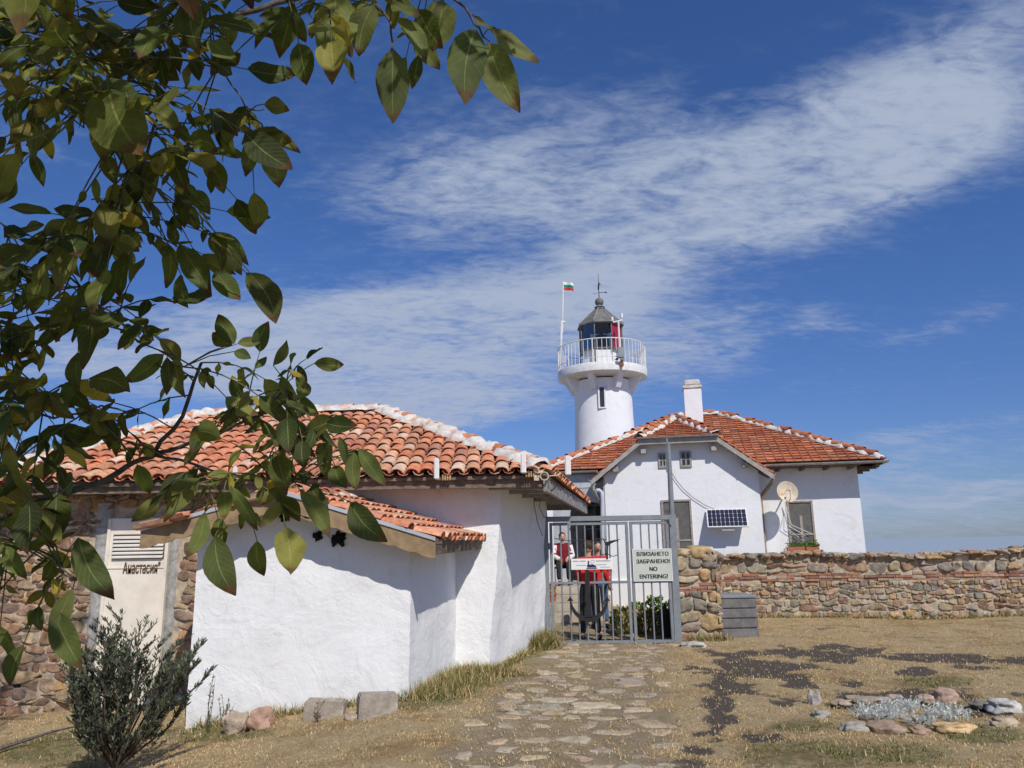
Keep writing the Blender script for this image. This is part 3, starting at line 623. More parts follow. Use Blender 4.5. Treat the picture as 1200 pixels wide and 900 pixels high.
def annex():
    t = thing('white_annex', 'small whitewashed annex with a low front gable and tiled edge, before the old building', 'annex', (-2.2, 8.1, 0))
    sk = .19   # its axis runs slightly to the right going back
    mb = MB()
    zt = lambda x: 2.03 - .30 * abs(x + 2.42)
    pts_b = [(-3.34, 9.95, -.7), (-3.34, 8.1, -.6), (-2.42, 8.1, -.5), (-1.09, 8.1, -.2), (-.74, 9.95, -.2)]
    pts_t = [(-3.25, 9.95, 1.78), (-3.34, 8.1, zt(-3.34)), (-2.42, 8.1, 2.04), (-1.09, 8.1, zt(-1.09) - .05), (-.74, 9.95, zt(-1.09) - .05)]
    loft(mb, pts_b, pts_t, 20, .09, .022, 1.9, 8)
    w = mb.build('plaster_wall', M_white, t, smooth=60)
    # roof: front gable, ridge runs back along the skew
    Pk = V3(-2.40, 7.80, 2.16); L0 = V3(-3.80, 7.80, 1.80); R0 = V3(-.80, 7.80, 1.66); bk = 2.1
    dv = V3(sk * bk, bk, 0); tiles_mb = MB(); tiles(tiles_mb, [R0 + dv * 0, R0 + dv, Pk + dv, Pk], 'barrel', .186, .30, 21, overhang=.03)
    tiles(tiles_mb, [L0 + dv, L0, Pk, Pk + dv], 'barrel', .186, .30, 22, overhang=.03)
    rf = tiles_mb.build('tile_roof', M_tile, t, smooth=40)
    mb = MB(); slab(mb, [R0, R0 + dv, Pk + dv, Pk], .05); slab(mb, [L0 + dv, L0, Pk, Pk + dv], .05)
    mb.build('roof_boarding', M_wood, rf)
    mt, mm = MB(), MB(); caps(mt, mm, Pk + dv, Pk + V3(0, .1, 0), .10, .34, 31); mt.build('ridge_tile', M_tile, rf, smooth=40); mm.build('ridge_mortar', M_wmortar, rf, smooth=True)
    # ochre fascia with scalloped lower edge + zinc drip
    def fascia(a, b, n):
        m = MB(); pts = []
        for i in range(n * 6 + 1):
            f = i / (n * 6); p = a * (1 - f) + b * f; pts.append(p - V3(0, 0, .17 + .016 * abs(math.sin(math.pi * f * n))))
        for i in range(n * 6 + 1)[::-1]:
            f = i / (n * 6); pts.append(a * (1 - f) + b * f)
        for i in range(n * 6):
            q = [pts[i], pts[i + 1], pts[len(pts) - 2 - i], pts[len(pts) - 1 - i]]; m.prism([p + V3(0, -.03, -.02) for p in q], (0, .03, 0))
        return m
    f1 = fascia(L0, Pk, 8).build('fascia_board', M_fascia, t); f2 = fascia(Pk, R0, 8).build('fascia_board', M_fascia, t)
    for a, b in ((L0, Pk), (Pk, R0 - V3(.0, 0, 0))):
        m = MB(); n = nrm(b - a); m.prism([a + V3(0, -.045, -.02), b + V3(0, -.045, -.02), b + V3(0, -.045, .018), a + V3(0, -.045, .018)], (0, .014, 0)); m.build('drip_strip', mat('zinc_strip', (.55, .57, .60), .35, .1, 8, spec=.6, metal=.3), t)
    m = MB(); q0 = R0 + V3(0, .006, -.02); q1 = R0 + dv + V3(0, 0, -.02)
    m.hexa([q0 + V3(-.02, 0, -.14), q1 + V3(-.02, 0, -.10), q1 + V3(-.28, 0, -.02), q0 + V3(-.28, 0, -.05), q0, q1, q1 + V3(-.28, 0, .06), q0 + V3(-.28, 0, .06)]); m.build('eave_board', M_wood, t)
    # broken holes left by old beams
    for px, py, s_ in ((334, 604, .05), (372, 628, .045), (396, 631, .065)):
        c = P(px, py, 8.07); m = MB(); m.blob((c[0], 8.085, c[2]), (s_, .035, s_), .5, px, 3, freq=2); m.build('wall_hole', M_dark, w)
annex()

# fixings along the old building's eave
def eave_box(px, py0, py1, Y, label, w=.068):
    a = P(px, py0, Y); b = P(px, py1, Y); mb = MB(); mb.bev(a[0] - w / 2, a[0] + w / 2, Y - .05, Y, b[2], a[2], .012)
    t = thing('antenna_box', label, 'antenna box', (a[0], Y, b[2]), 'white boxes on the eaves')
    mb.build('casing', M_wplastic, t); m = MB(); m.bx(a[0] - .012, a[0] + .012, Y, Y + .10, b[2] + .03, b[2] + .06); m.build('bracket', M_zinc, t)
eave_box(277, 547, 570, 9.36, 'white box on the eave above the annex gable, half behind walnut leaves', .055)
eave_box(512, 537, 562, 9.36, 'white box alone on the middle of the eave, beside a small brass fitting', .062)
eave_box(613, 531, 555, 9.36, 'white box at the roof corner left of the cable coil')
eave_box(665, 534, 557, 11.0, 'white box standing up beyond the roof corner, before the flat tiled roof', .085)
def fitting(px, py, Y, label):
    c = P(px, py, Y); mb = MB(); r = random.Random(px)
    for k in range(4): mb.tube([(c[0] - .045 + k * .03, Y, c[2] - .03), (c[0] - .045 + k * .03, Y, c[2] + .04)], .010, 8)
    mb.bx(c[0] - .06, c[0] + .06, Y + .01, Y + .03, c[2] - .01, c[2] + .015)
    mb.tube([(c[0] + .05, Y, c[2] + .02), (c[0] + .09, Y + .02, c[2] + .07), (c[0] + .16, Y + .05, c[2] + .10)], .006, 6)
    mb.build('cable_clamp', M_wood2, loc=(c[0], Y, c[2]), label=label, cat='clamp', group='brass fittings under the eave')
fitting(523, 560, 9.38, 'brass cable fitting hanging at the mid-eave, right of the lone white box')
fitting(621, 556, 9.38, 'brass cable fitting at the roof corner, left of the round coil')
def coil():
    c = P(638, 558, 9.36); mb = MB()
    for k in range(3): mb.tube([(c[0] + .05 * math.cos(a) , 9.36 + .012 * k, c[2] + .05 * math.sin(a)) for a in np.linspace(0, 2 * math.pi, 17)], .008, 6)
    mb.tube([(c[0] + .05, 9.37, c[2]), (c[0] + .16, 9.5, c[2] + .02), (c[0] + .3, 10.6, c[2] + .05)], .008, 6)
    mb.bx(c[0] - .13, c[0] - .06, 9.38, 9.42, c[2] - .05, c[2] + .12)
    mb.build('cable_coil', M_rust, loc=tuple(c), label='small round coil of pale cable on the roof corner above the gate', cat='cable coil')
coil()
def wall_wires():
    mb = MB(); 
    for pts in ([(627, 566, 10.9), (624, 590, 10.95), (628, 612, 11.1), (634, 628, 11.4)], [(632, 580, 11.2), (630, 594, 11.3), (636, 606, 11.6), (640, 607, 11.9)]):
        mb.tube([P(*p) - V3(-.02, .05, 0) for p in pts], .005, 5)
    mb.build('wall_wire', M_cable, loc=tuple(P(627, 590, 10.9)), label='thin black wires hanging down the shaded side wall beside the gate', cat='wire')
wall_wires()

# ------------------------------------------------------------------ keeper's house (own frame, turned 12 degrees)
HZ = rad(-12); HO = V3(3.97, 18.0, 0)
HM = Matrix.Translation(HO) @ Matrix.Rotation(HZ, 4, 'Z'); HMi = HM.inverted()
def hl(px, py, yp):
    o = HMi @ Vector(EYE); e = HMi @ Vector(EYE + ray(px, py)); d = e - o; k = (yp - o.y) / d.y; return o + d * k
def hw(p): return HM @ Vector(p)
def window(t, px0, px1, pyt, pyb, yp, zt=None, bars='cross', pane_m=None, zb=None, name='window'):
    a = hl(px0, pyt, yp); b = hl(px1, pyb, yp); x0, x1 = a.x, b.x; z1 = a.z if zt is None else zt; z0 = b.z if zb is None else zb
    m = MB(); f = .045
    for q in ((x0, x0 + f, z0, z1), (x1 - f, x1, z0, z1), (x0 + f, x1 - f, z1 - f, z1), (x0 + f, x1 - f, z0, z0 + f)): m.bx(q[0], q[1], yp - .02, yp + .05, q[2], q[3])
    fr = m.build(name, M_frame, t)
    m = MB(); m.bx(x0 + f, x1 - f, yp + .004, yp + .03, z0 + f, z1 - f); m.build('pane', pane_m or M_screen, fr)
    m = MB(); xm = (x0 + x1) / 2
    if bars == 'cross':
        m.bx(xm - .03, xm + .03, yp - .006, yp + .002, z0 + f, z0 + (z1 - z0) * .72); m.bx(x0 + f, x1 - f, yp - .010, yp - .0065, z0 + (z1 - z0) * .36, z0 + (z1 - z0) * .39)
    else:
        m.bx(xm - .018, xm + .018, yp - .006, yp + .002, z0 + f, z1 - f)
        m.bx(x0 + f, x1 - f, yp - .009, yp - .0065, (z0 + z1) / 2 - .012, (z0 + z1) / 2 + .012)
    m.build('mullion', M_frame, fr)
    return x0, x1, z0, z1, fr
def keeper_house():
    t = thing('keeper_house', 'white keeper house with orange tiled hip roof and clipped front gable', 'house', HO, local=True, rz=HZ)
    W = 1.80; sl = .8; ez = 3.10; rz_ = ez + 2.05 * sl; yb = 1.0; XL, XR = -3.32, 4.17
    # wing wall front with thickness, plinth
    m = MB(); zt = lambda x: min(4.03, ez + (2.05 - abs(x)) * sl) - .12
    xs = np.linspace(-W, W, 37); base = -.1
    loft(m, [(-W, 3.2, base), (-W, 0, base), (-1.05, 0, base), (1.05, 0, base), (W, 0, base), (W, yb + .02, base)], [(-W, 3.2, zt(W)), (-W, 0, zt(W)), (-.92, 0, 3.9), (.92, 0, 3.9), (W, 0, zt(W)), (W, yb + .02, zt(W))], 16, .25, .010, 1.2, 2)
    loft(m, [(W, yb, base), (XR, yb, base), (XR, 8.0, base), (XL, 8.0, base), (XL, 2.3, base)], [(W, yb, 3.32), (XR, yb, 3.32), (XR, 8.0, 3.32), (XL, 8.0, 3.32), (XL, 2.3, 3.32)], 16, .25, .010, 1.2, 5)
    w = m.build('wall', M_white2, t, smooth=60)
    m = MB(); m.bx(-W - .02, W + .025, -.035, .2, -.1, .72); m.build('plinth', M_white2, t)
    # windows
    window(t, 771, 782, 531, 548, -.015, bars='grid', pane_m=M_glass); window(t, 796.5, 811, 529, 547, -.015, bars='grid', pane_m=M_glass)
    window(t, 774.5, 814.5, 586, 662, -.02)
    x0, x1, z0, z1, fr = window(t, 921.5, 958, 587, 650, yb - .02)
    m = MB(); m.bx(x0 - .05, x1 + .05, yb - .16, yb, z0 - .06, z0 - .01); m.build('sill', M_white2, fr)
    # vent plate under gable etc: roof
    zE = 3.40; s = .47; c0, c1 = .1, 1.3
    E = [V3(XL - .15, .5, zE), V3(XR + .5, .5, zE), V3(XR + .5, 8.5, zE), V3(XL - .15, 8.5, zE)]; R1 = V3(c0, 4.5, zE + 4 * s); R2 = V3(c1, 4.5, zE + 4 * s)
    def inwing(q): return abs(q[0]) < 2.0 and q[2] < ez + (2.05 - abs(q[0])) * sl + .02 and q[1] < 3.4
    m = MB(); tmp = MB(); tiles(tmp, [E[0], E[1], R2, R1], 'flat', .205, .195, 41, .004, .03)
    per = 16
    # keep only tiles outside the wing's own roof
    nv = len(tmp.v) // per
    V = np.array(tmp.v).reshape(nv, per, 3)
    for i in range(nv):
        if inwing(V[i].mean(0)): continue
        m.add(V[i], [tuple(a - i * per for a in f) for f in tmp.f[i * 12:(i + 1) * 12]], tmp.c[i * 12])
    tiles(m, [E[1], E[2], R2], 'flat', .205, .195, 42, .004, .03); tiles(m, [E[2], E[3], R1, R2], 'flat', .3, .4, 43, .004, .03); tiles(m, [E[3], E[0], R1], 'flat', .205, .195, 44, .004, .03)
    # wing planes
    yf = -.27; xh = .89; zh = 4.03; ap = V3(0, 1.5, rz_); bk = V3(0, 3.3, rz_)
    Lf = V3(-2.05, yf, ez); Lb = V3(-2.05, .45, ez); Rf = V3(2.05, yf, ez); Rb = V3(2.05, .45, ez)
    hL = V3(-xh, yf, zh); hR = V3(xh, yf, zh)
    tiles(m, [Lb, Lf, hL, ap, bk], 'flat', .205, .195, 45, .004, .03); tiles(m, [Rf, Rb, bk, ap, hR], 'flat', .205, .195, 46, .004, .03); tiles(m, [hL, hR, ap], 'flat', .205, .18, 47, .004, .03)
    roof = m.build('tile_roof', M_ftile, t)
    m = MB(); o = V3(0, 0, .02)
    for poly in ([E[0], V3(-2.05, .5, zE), V3(-.4, 3.4, zE + 2.9 * s), R1], [V3(2.05, .5, zE), E[1], R2, R1, V3(-.4, 3.4, zE + 2.9 * s)], [E[1], E[2], R2], [E[2], E[3], R1, R2], [E[3], E[0], R1], [Lb, Lf, hL, ap, bk], [Rf, Rb, bk, ap, hR], [hL, hR, ap]): slab(m, [V3(*q) - o for q in poly], .05)
    m.build('roof_boarding', M_wood, roof)
    mt, mm = MB(), MB(); pal = FLAT
    for k, (a, b) in enumerate([(R2, E[1]), (R1, E[0]), (R1, R2), (R2, E[2]), (ap, hR), (ap, hL), (ap + V3(0, 1.8, 0), ap)]): 
        mt, mm = MB(), MB(); caps(mt, mm, V3(*a) + V3(0, 0, .03), V3(*b) + V3(0, 0, .03), .10, .33, 50 + k, .75, pal, .92, .015)
        mt.build('ridge_tile', M_ftile, roof, smooth=40); mm.build('ridge_mortar', M_wmortar, roof, smooth=True)
    # chimney
    m = MB(); cx, cy = .52, 3.3; loft(m, [(cx - .24, cy + .24, 4.3), (cx - .24, cy - .24, 4.3), (cx + .24, cy - .24, 4.3), (cx + .24, cy + .24, 4.3), (cx - .24, cy + .24, 4.3)], [(cx - .24, cy + .24, 5.85), (cx - .24, cy - .24, 5.85), (cx + .24, cy - .24, 5.85), (cx + .24, cy + .24, 5.85), (cx - .24, cy + .24, 5.85)], 8, .12, .01)
    ch = m.build('chimney', M_white2, roof, smooth=60); m = MB(); m.bev(cx - .27, cx + .27, cy - .27, cy + .27, 5.83, 5.93, .02); m.bev(cx - .22, cx + .22, cy - .22, cy + .22, 5.93, 6.10, .03); ch2 = m.build('chimney_cap', M_wmortar, roof)
    # soffits, bargeboards, gutters
    m = MB()
    m.bx(XL - .12, -2.0, .52, 2.3, 3.29, 3.33); m.bx(W + .0, XR + .47, .52, yb, 3.29, 3.33); m.bx(XR, XR + .47, .52, 8.4, 3.29, 3.331)
    for x in np.arange(2.3, XR + .4, .55): m.bx(x, x + .07, .55, yb, 3.22, 3.289)
    for k in range(8): m.bx(XR, XR + .45, yb + k * .7, yb + k * .7 + .07, 3.22, 3.289)
    m.build('soffit', M_wood, t)
    m = MB()
    def board(a, b, h=.12, th=.04, y=yf - .03):
        a = V3(*a); b = V3(*b); m.prism([V3(a[0], y, a[2] - .04), V3(b[0], y, b[2] - .04), V3(b[0], y, b[2] - .04 - h), V3(a[0], y, a[2] - .04 - h)], (0, th, 0))
    board((-2.1, 0, ez), (-xh, 0, zh)); board((-xh, 0, zh), (xh, 0, zh)); board((xh, 0, zh), (2.1, 0, ez))
    for x in (-1.5, -.82, .82, 1.5):
        z = min(3.95, ez + (2.05 - abs(x)) * sl) - .28; m.bx(x - .06, x + .06, yf + .05, .0, z, z + .12)
    m.build('bargeboard', mat('grey_barge', (.36, .34, .31), .8, .2, 8, .3, 40, stain=(.2, .18, .15), stain_scale=5), t)
    m = MB()
    def gutter(a, b, r, m):
        a = V3(*a); b = V3(*b); d = nrm(b - a); s_ = nrm(np.cross(d, V3(0, 0, 1))); n = 7; vs = []
        for p in (a, b):
            for rr in (r, r - .008):
                for k in range(n + 1): q = math.pi * k / n; vs.append(p + s_ * math.cos(q) * rr - V3(0, 0, 1) * math.sin(q) * rr)
        k1 = n + 1; m.add(vs, [(k, k + 1, 2 * k1 + k + 1, 2 * k1 + k) for k in range(n)] + [(k1 + k + 1, k1 + k, 3 * k1 + k, 3 * k1 + k + 1) for k in range(n)] + [(k, k1 + k, k1 + k + 1, k + 1) for k in range(n)] + [(2 * k1 + k, 2 * k1 + k + 1, 3 * k1 + k + 1, 3 * k1 + k) for k in range(n)])
    for a, b, r_ in (((2.0, .43, 3.36), (XR + .55, .43, 3.36), .055), ((XL - .15, .43, 3.36), (-2.0, .43, 3.36), .055), ((XR + .55, .43, 3.36), (XR + .55, 8.4, 3.36), .055),
                     ((-2.1, yf - .02, ez - .01), (-2.1, .5, ez - .01), .055), ((2.1, yf - .02, ez - .01), (2.1, .5, ez - .01), .055), ((-xh - .05, yf - .09, zh), (xh + .05, yf - .09, zh), .035)):
        m = MB(); gutter(a, b, r_, m); m.build('gutter', M_zinc, t, smooth=40)
    m = MB(); x = W + .10
    m.tube([(2.1, yf + .02, 3.06), (2.08, -.25, 2.92), (x + .05, .3, 2.72), (x, yb - .08, 2.62), (x, yb - .08, 2.4), (x, yb - .08, .1)], .042, 10); m.build('downpipe', M_pipe, t, smooth=40)
    m = MB(); m.tube([(-2.08, yf + .05, 3.05), (-2.05, -.2, 2.85), (-2.0, .2, 2.6), (-1.95, .5, 2.58)], .045, 10); m.build('downpipe', M_zinc, t, smooth=40)
    # porch niche on the left
    m = MB(); m.bx(XL, -W, .58, .70, 2.62, 3.30)
    for z in (2.78, 2.95, 3.12): m.bx(XL, -W, .565, .58, z, z + .012)
    # arched spandrel
    n = 10; xa, xb = -2.75, -W; m.bx(XL, xa, .60, .68, 0, 2.63)
    for k in range(n):
        q0, q1 = math.pi * k / n, math.pi * (k + 1) / n; cxm = (xa + xb) / 2; hw_ = (xb - xa) / 2
        m.prism([(cxm - hw_ * math.cos(q0), .60, 2.30 + .30 * math.sin(q0)), (cxm - hw_ * math.cos(q1), .60, 2.30 + .30 * math.sin(q1)), (cxm - hw_ * math.cos(q1), .60, 2.63), (cxm - hw_ * math.cos(q0), .60, 2.63)], (0, .08, 0))
    m.bx(XL - .0, -W + .0, 2.25, 2.35, 0, 3.3); m.bx(-W - .03, -W - .012, .0, 2.25, .6, 3.2); m.bx(XL - .05, XL, .6, 2.3, .0, 3.3)
    m.build('porch_wall', M_pgrey, t)
    m = MB(); m.bx(-2.62, -1.95, 2.18, 2.24, .65, 2.62); dr = m.build('door', mat('door_grey', (.42, .44, .45), .6, .15, 8), t)
    m = MB()
    for i in range(2):
        for j in range(4): m.bx(-2.55 + i * .28, -2.32 + i * .28, 2.165, 2.179, 1.35 + j * .31, 1.62 + j * .31)
    m.build('door_glass', M_glass, dr)
    return t
keeper_house()

def porch_pillar():
    mb = MB(); a = P(641, 700, 16.6)[0]; b = P(650.5, 700, 16.6)[0]
    loft(mb, [(a, 16.9, -.1), (a, 16.6, -.1), (b, 16.6, -.1), (b, 16.9, -.1)], [(a, 16.9, 3.0), (a, 16.6, 3.0), (b, 16.6, 3.0), (b, 16.9, 3.0)], 12, .1, .006)
    mb.bx(a, b, 16.89, 16.9, -.1, 3.0); mb.bx(a + .005, b - .005, 16.6, 16.9, 2.99, 3.0)
    mb.build('porch_pillar', M_white2, loc=(a, 16.6, 0), label='white square pillar at the left side of the porch steps behind the gate', cat='pillar')
porch_pillar()
def steps():
    mb = MB(); x0, x1 = .80, 2.02
    for k in range(4): mb.bev(x0, x1, 15.9 + .32 * k, 17.3, -.1 if k == 0 else .04 + .155 * k - .004, .04 + .155 * (k + 1) - .004 if k < 3 else .66, .012)
    mb.bx(x0, 2.0, 17.25, 20.4, .3, .655); mb.build('porch_steps', M_step, loc=(1.4, 15.9, 0), label='flight of worn tan steps leading up to the shaded porch', cat='steps')
steps()
# things on the house
def solar():
    a = hl(828, 598, -.30); b = hl(877, 616, -.30); x0, x1 = a.x, b.x; zc = (a.z + b.z) / 2
    t = thing('solar_panel', 'small tilted solar panel fixed low on the white gable wall', 'solar panel', HO, local=True, rz=HZ)
    up = V3(0, .55, .80); up = nrm(up); L = .50; O = V3(x0, -.34, zc - .20); U = V3(1, 0, 0); N = np.cross(U, up)
    m = MB(); m.prism([O, O + U * (x1 - x0), O + U * (x1 - x0) + up * L, O + up * L], N * -.03); m.build('panel_frame', M_wplastic, t)
    m = MB(); nx, nz = 9, 4; w = (x1 - x0 - .04) / nx; h = (L - .04) / nz
    for i in range(nx):
        for j in range(nz):
            o = O + U * (.02 + i * w) + up * (.02 + j * h) + N * .003; g = .0035; c = min(w, h) * .10
            q = [(g + c, g), (w - g - c, g), (w - g, g + c), (w - g, h - g - c), (w - g - c, h - g), (g + c, h - g), (g, h - g - c), (g, g + c)]
            m.prism([o + U * u_ + up * v_ for u_, v_ in q], N * .003)
    m.build('solar_cell', M_panel, t)
    m = MB(); xm = (x0 + x1) / 2; m.bx(xm - .14, xm + .14, -.30, -.20, zc - .29, zc - .235)
    m.build('junction_box', M_zinc, t)
    for dx in (-.3, .3): m = MB(); m.tube([(xm + dx, -.22, zc - .1), (xm + dx, 0, zc + .02)], .015, 6); m.build('mount', M_zinc, t)
solar()
def dish():
    c = hl(922, 577, .45); t = thing('satellite_dish', 'rusty white satellite dish on the wall left of the window', 'satellite dish', HO, local=True, rz=HZ)
    ax = Vector((.18, -1, .30)).normalized(); q = ax.to_track_quat('Z', 'Y'); m = MB(); n = 28; vs = []; rings = 7; R = .245
    for s_ in (0, 1):
        for k in range(rings + 1):
            r = R * k / rings
            for j in range(n):
                a = 2 * math.pi * j / n; p = Vector((r * math.cos(a), r * 1.06 * math.sin(a), (r * r) * 1.1 - s_ * .008)); vs.append(Vector(c) + q @ p)
    fs = []
    for s_ in (0, 1):
        o = s_ * (rings + 1) * n
        for k in range(rings):
            for j in range(n): fs.append((o + k * n + j, o + k * n + (j + 1) % n, o + (k + 1) * n + (j + 1) % n, o + (k + 1) * n + j))
    o = rings * n; o2 = o + (rings + 1) * n; fs += [(o + j, o + (j + 1) % n, o2 + (j + 1) % n, o2 + j) for j in range(n)]
    m.add(vs, fs)
    m.build('reflector', M_rust, t, smooth=50)
    m = MB(); lnb = Vector(c) + q @ Vector((0, -.02, .26)); m.tube([Vector(c) + q @ Vector((0, -.24, .05)), Vector(c) + q @ Vector((0, -.2, .18)), lnb], .010, 6); m.tube([lnb, lnb + q @ Vector((0, 0, -.07))], .022, 8); m.build('receiver_arm', M_zinc, t)
    m = MB(); m.tube([Vector(c), Vector((c.x - .03, .80, c.z - .10)), Vector((c.x - .03, 1.0, c.z - .10))], .018, 8); m.build('bracket', M_zinc, t)
    m = MB(); r = random.Random(4)
    for k in range(3):
        m.tube([Vector((c.x + .0, .9, c.z - .2)), Vector((c.x + .02 * k, .93, c.z - .45)), Vector((c.x - .1 + .1 * k, .9, c.z - .75)), Vector((c.x + .25 + .15 * k, .92, c.z - 1.05 + .04 * k))], .007, 5)
    m.build('cable', M_wplastic, t)
dish()
for (p0, p1, lb) in ((921.5, 943, 'terracotta flower box on the window sill, left one below the dish'), (943.5, 960, 'terracotta flower box on the window sill, right one away from the dish')):
    a = hl(p0, 641, .9); b = hl(p1, 648.5, .9); t = thing('flower_box', lb, 'flower box', HO, 'flower boxes on the sill', True, HZ)
    m = MB(); m.bev(a.x, b.x, .78, .93, b.z, a.z, .01); m.build('box', M_terra, t)
    m = MB(); r = random.Random(int(p0))
    for k in range(120):
        c = V3(r.uniform(a.x, b.x), r.uniform(.78, .93), a.z + abs(r.gauss(0, .05))); d = nrm([r.uniform(-1, 1), r.uniform(-1, 0.3), r.uniform(-.2, 1)]); e = nrm(np.cross(d, [r.random(), r.random(), .3])) * .015
        m.add([c, c + d * .03 + e, c + d * .06, c + d * .03 - e], [(0, 1, 2, 3)], jit(r.choice([(.12, .22, .03), (.08, .17, .03), (.2, .3, .05)]), .2))
    m.build('foliage', M_plant, t)
def house_cable():
    pts = [hw((hl(px, py, -.04))) for px, py in ((786, 552), (792, 562), (800, 572), (812, 583), (826, 592), (840, 598))]
    m = MB(); m.tube(pts, .007, 5); m.build('power_cable', M_cable, loc=tuple(pts[0]), label='thin grey cable drooping across the white gable towards the solar panel', cat='cable')
house_cable()
def vent_pipe():
    Y = 17.0; m = MB(); m.tube([P(699, 575, Y), P(702, 574.5, Y), P(705, 577, Y), P(706, 583, Y), P(706, 600, Y), P(707, 690, Y)], .045, 10)
    m.build('vent_pipe', mat('pale_pipe', (.5, .53, .56), .5, .1), smooth=40, loc=tuple(P(707, 690, Y)), label='pale grey upright pipe with a bent top at the gable wall corner', cat='pipe')
vent_pipe()

# ------------------------------------------------------------------ lighthouse
def lighthouse():
    Y = 30.0; cx = 3.70; C = (cx, Y, 0); Z = lambda py: P(705, py, Y)[2]
    t = thing('lighthouse', 'round white lighthouse tower with railed gallery and dark domed lantern', 'lighthouse', C)
    m = MB(); zg = P(655, 447, Y)[2]; m.lathe(C, [(1.42, -.2), (1.33, 2), (1.22, 5), (1.17, 6.6), (1.15, zg - .1)], 64); tw = m.build('tower', M_white2, t, smooth=40)
    m = MB(); zs = zg + .38; m.lathe(C, [(1.1, zg - .05), (1.70, zg + .02), (1.80, zg + .06), (1.82, zs - .04), (1.80, zs), (.0, zs)], 64); gal = m.build('gallery_floor', M_wpaint, t, smooth=40)
    for k in range(8):
        a = rad(22.5 + 45 * k - 2); d = V3(math.cos(a), math.sin(a), 0); s_ = V3(-d[1], d[0], 0) * .11; c = V3(cx, Y, 0); m = MB()
        q = [c + d * 1.1 + V3(0, 0, zg + .03), c + d * 1.62 + V3(0, 0, zg + .03), c + d * 1.55 + V3(0, 0, zg - .10), c + d * 1.32 + V3(0, 0, zg - .52), c + d * 1.1 + V3(0, 0, zg - .52)]
        m.prism([p - s_ for p in q], s_ * 2); m.build('bracket', M_white2, gal)
    # railing
    m = MB(); rr = 1.78; zr = zs + .95; n = 60
    for z, r_ in ((zr, .022), (zs + .20, .010)): m.tube([(cx + rr * math.cos(2 * math.pi * k / n), Y + rr * math.sin(2 * math.pi * k / n), z) for k in range(n + 1)], r_, 6)
    for k in range(n): a = 2 * math.pi * k / n; m.tube([(cx + rr * math.cos(a), Y + rr * math.sin(a), zs - .01), (cx + rr * math.cos(a), Y + rr * math.sin(a), zr)], .012 if k % 6 else .022, 5)
    m.build('railing', M_wpaint, t)
    # lantern
    ze = P(674, 384, Y)[2]; zt = Z(362); zd = zs + .80; a0 = rad(22.5)
    m = MB(); m.lathe((cx, Y, zs), [(.80, 0), (.80, zd - zs), (.76, zd - zs + .03), (0, zd - zs + .03)], 8, a0); dm = m.build('lantern_base', M_wpaint, t)
    m = MB(); m.bx(cx - .42, cx + .28, Y - .80, Y - .74, zs + .02, zd - .06); m.bx(cx - .40, cx - .385, Y - .806, Y - .80, zs + .02, zd - .06); m.build('base_door', M_wpaint, dm)
    m = MB()
    for k in range(8):
        a = a0 + k * math.pi / 4; m.tube([(cx + .90 * math.cos(a), Y + .90 * math.sin(a), zs if k % 2 else zd - .1), (cx + .90 * math.cos(a), Y + .90 * math.sin(a), ze)], .028, 6)
    m.tube([(cx + .90 * math.cos(a0 + k * math.pi / 4), Y + .90 * math.sin(a0 + k * math.pi / 4), zd) for k in range(9)], .03, 6)
    m.tube([(cx + .90 * math.cos(a0 + k * math.pi / 4), Y + .90 * math.sin(a0 + k * math.pi / 4), ze) for k in range(9)], .05, 6)
    cage = m.build('lantern_frame', M_lead, t)
    gm = bpy.data.materials.new('lantern_glass'); gm.use_nodes = True; T = NT(gm.node_tree); T.n.clear()
    tr = T.node('ShaderNodeBsdfTransparent'); tr.inputs[0].default_value = (.66, .70, .74, 1); gl = T.node('ShaderNodeBsdfGlossy'); gl.inputs['Roughness'].default_value = .05
    mx = T.node('ShaderNodeMixShader'); fr = T.node('ShaderNodeFresnel'); fr.inputs[0].default_value = 1.45; T.l.new(fr.outputs[0], mx.inputs[0]); T.l.new(tr.outputs[0], mx.inputs[1]); T.l.new(gl.outputs[0], mx.inputs[2])
    T.l.new(mx.outputs[0], T.node('ShaderNodeOutputMaterial').inputs[0])
    for k in range(8):
        a = a0 + k * math.pi / 4; b = a + math.pi / 4; r = .875; m = MB(); p = V3(cx + r * math.cos(a), Y + r * math.sin(a), zd); q = V3(cx + r * math.cos(b), Y + r * math.sin(b), zd); mid = (a + b) / 2
        nn = V3(math.cos(mid), math.sin(mid), 0) * -.012; h = V3(0, 0, ze - zd)
        red = (k == 6); ins = (q - p) * (.06)
        m.prism([p + ins, q - ins, q - ins + h, p + ins + h], nn)
        if red:
            o = m.build('pane', M_rpanel, cage); o['label'] = 'dark red pane'
        else: m.build('pane', gm, cage)
    m = MB(); m.lathe((cx, Y, ze - .02), [(1.00, 0), (.98, .06), (.60, .42), (.20, zt - ze)], 8, a0); m.lathe((cx, Y, ze - .03), [(.98, 0.01), (.3, .3), (0, .32)], 8, a0); dome = m.build('dome_roof', M_lead, t)
    m = MB()
    for k in range(8): a = a0 + k * math.pi / 4; m.tube([(cx + .98 * math.cos(a), Y + .98 * math.sin(a), ze + .05), (cx + .60 * math.cos(a), Y + .60 * math.sin(a), ze + .41), (cx + .20 * math.cos(a), Y + .20 * math.sin(a), zt)], .025, 5)
    m.build('roof_rib', mat('rib_metal', (.27, .26, .24), .6, .2), dome)
    m = MB(); m.lathe((cx, Y, zt - .02), [(.24, 0), (.18, .05), (.22, .08), (.15, .13), (.12, .17)], 20); zb = zt + .30
    m.lathe((cx, Y, zb), [(.001 + .18 * math.sin(q), -.18 * math.cos(q)) for q in np.linspace(0, math.pi, 12)], 20); m.build('finial', M_lead, dome, smooth=40)
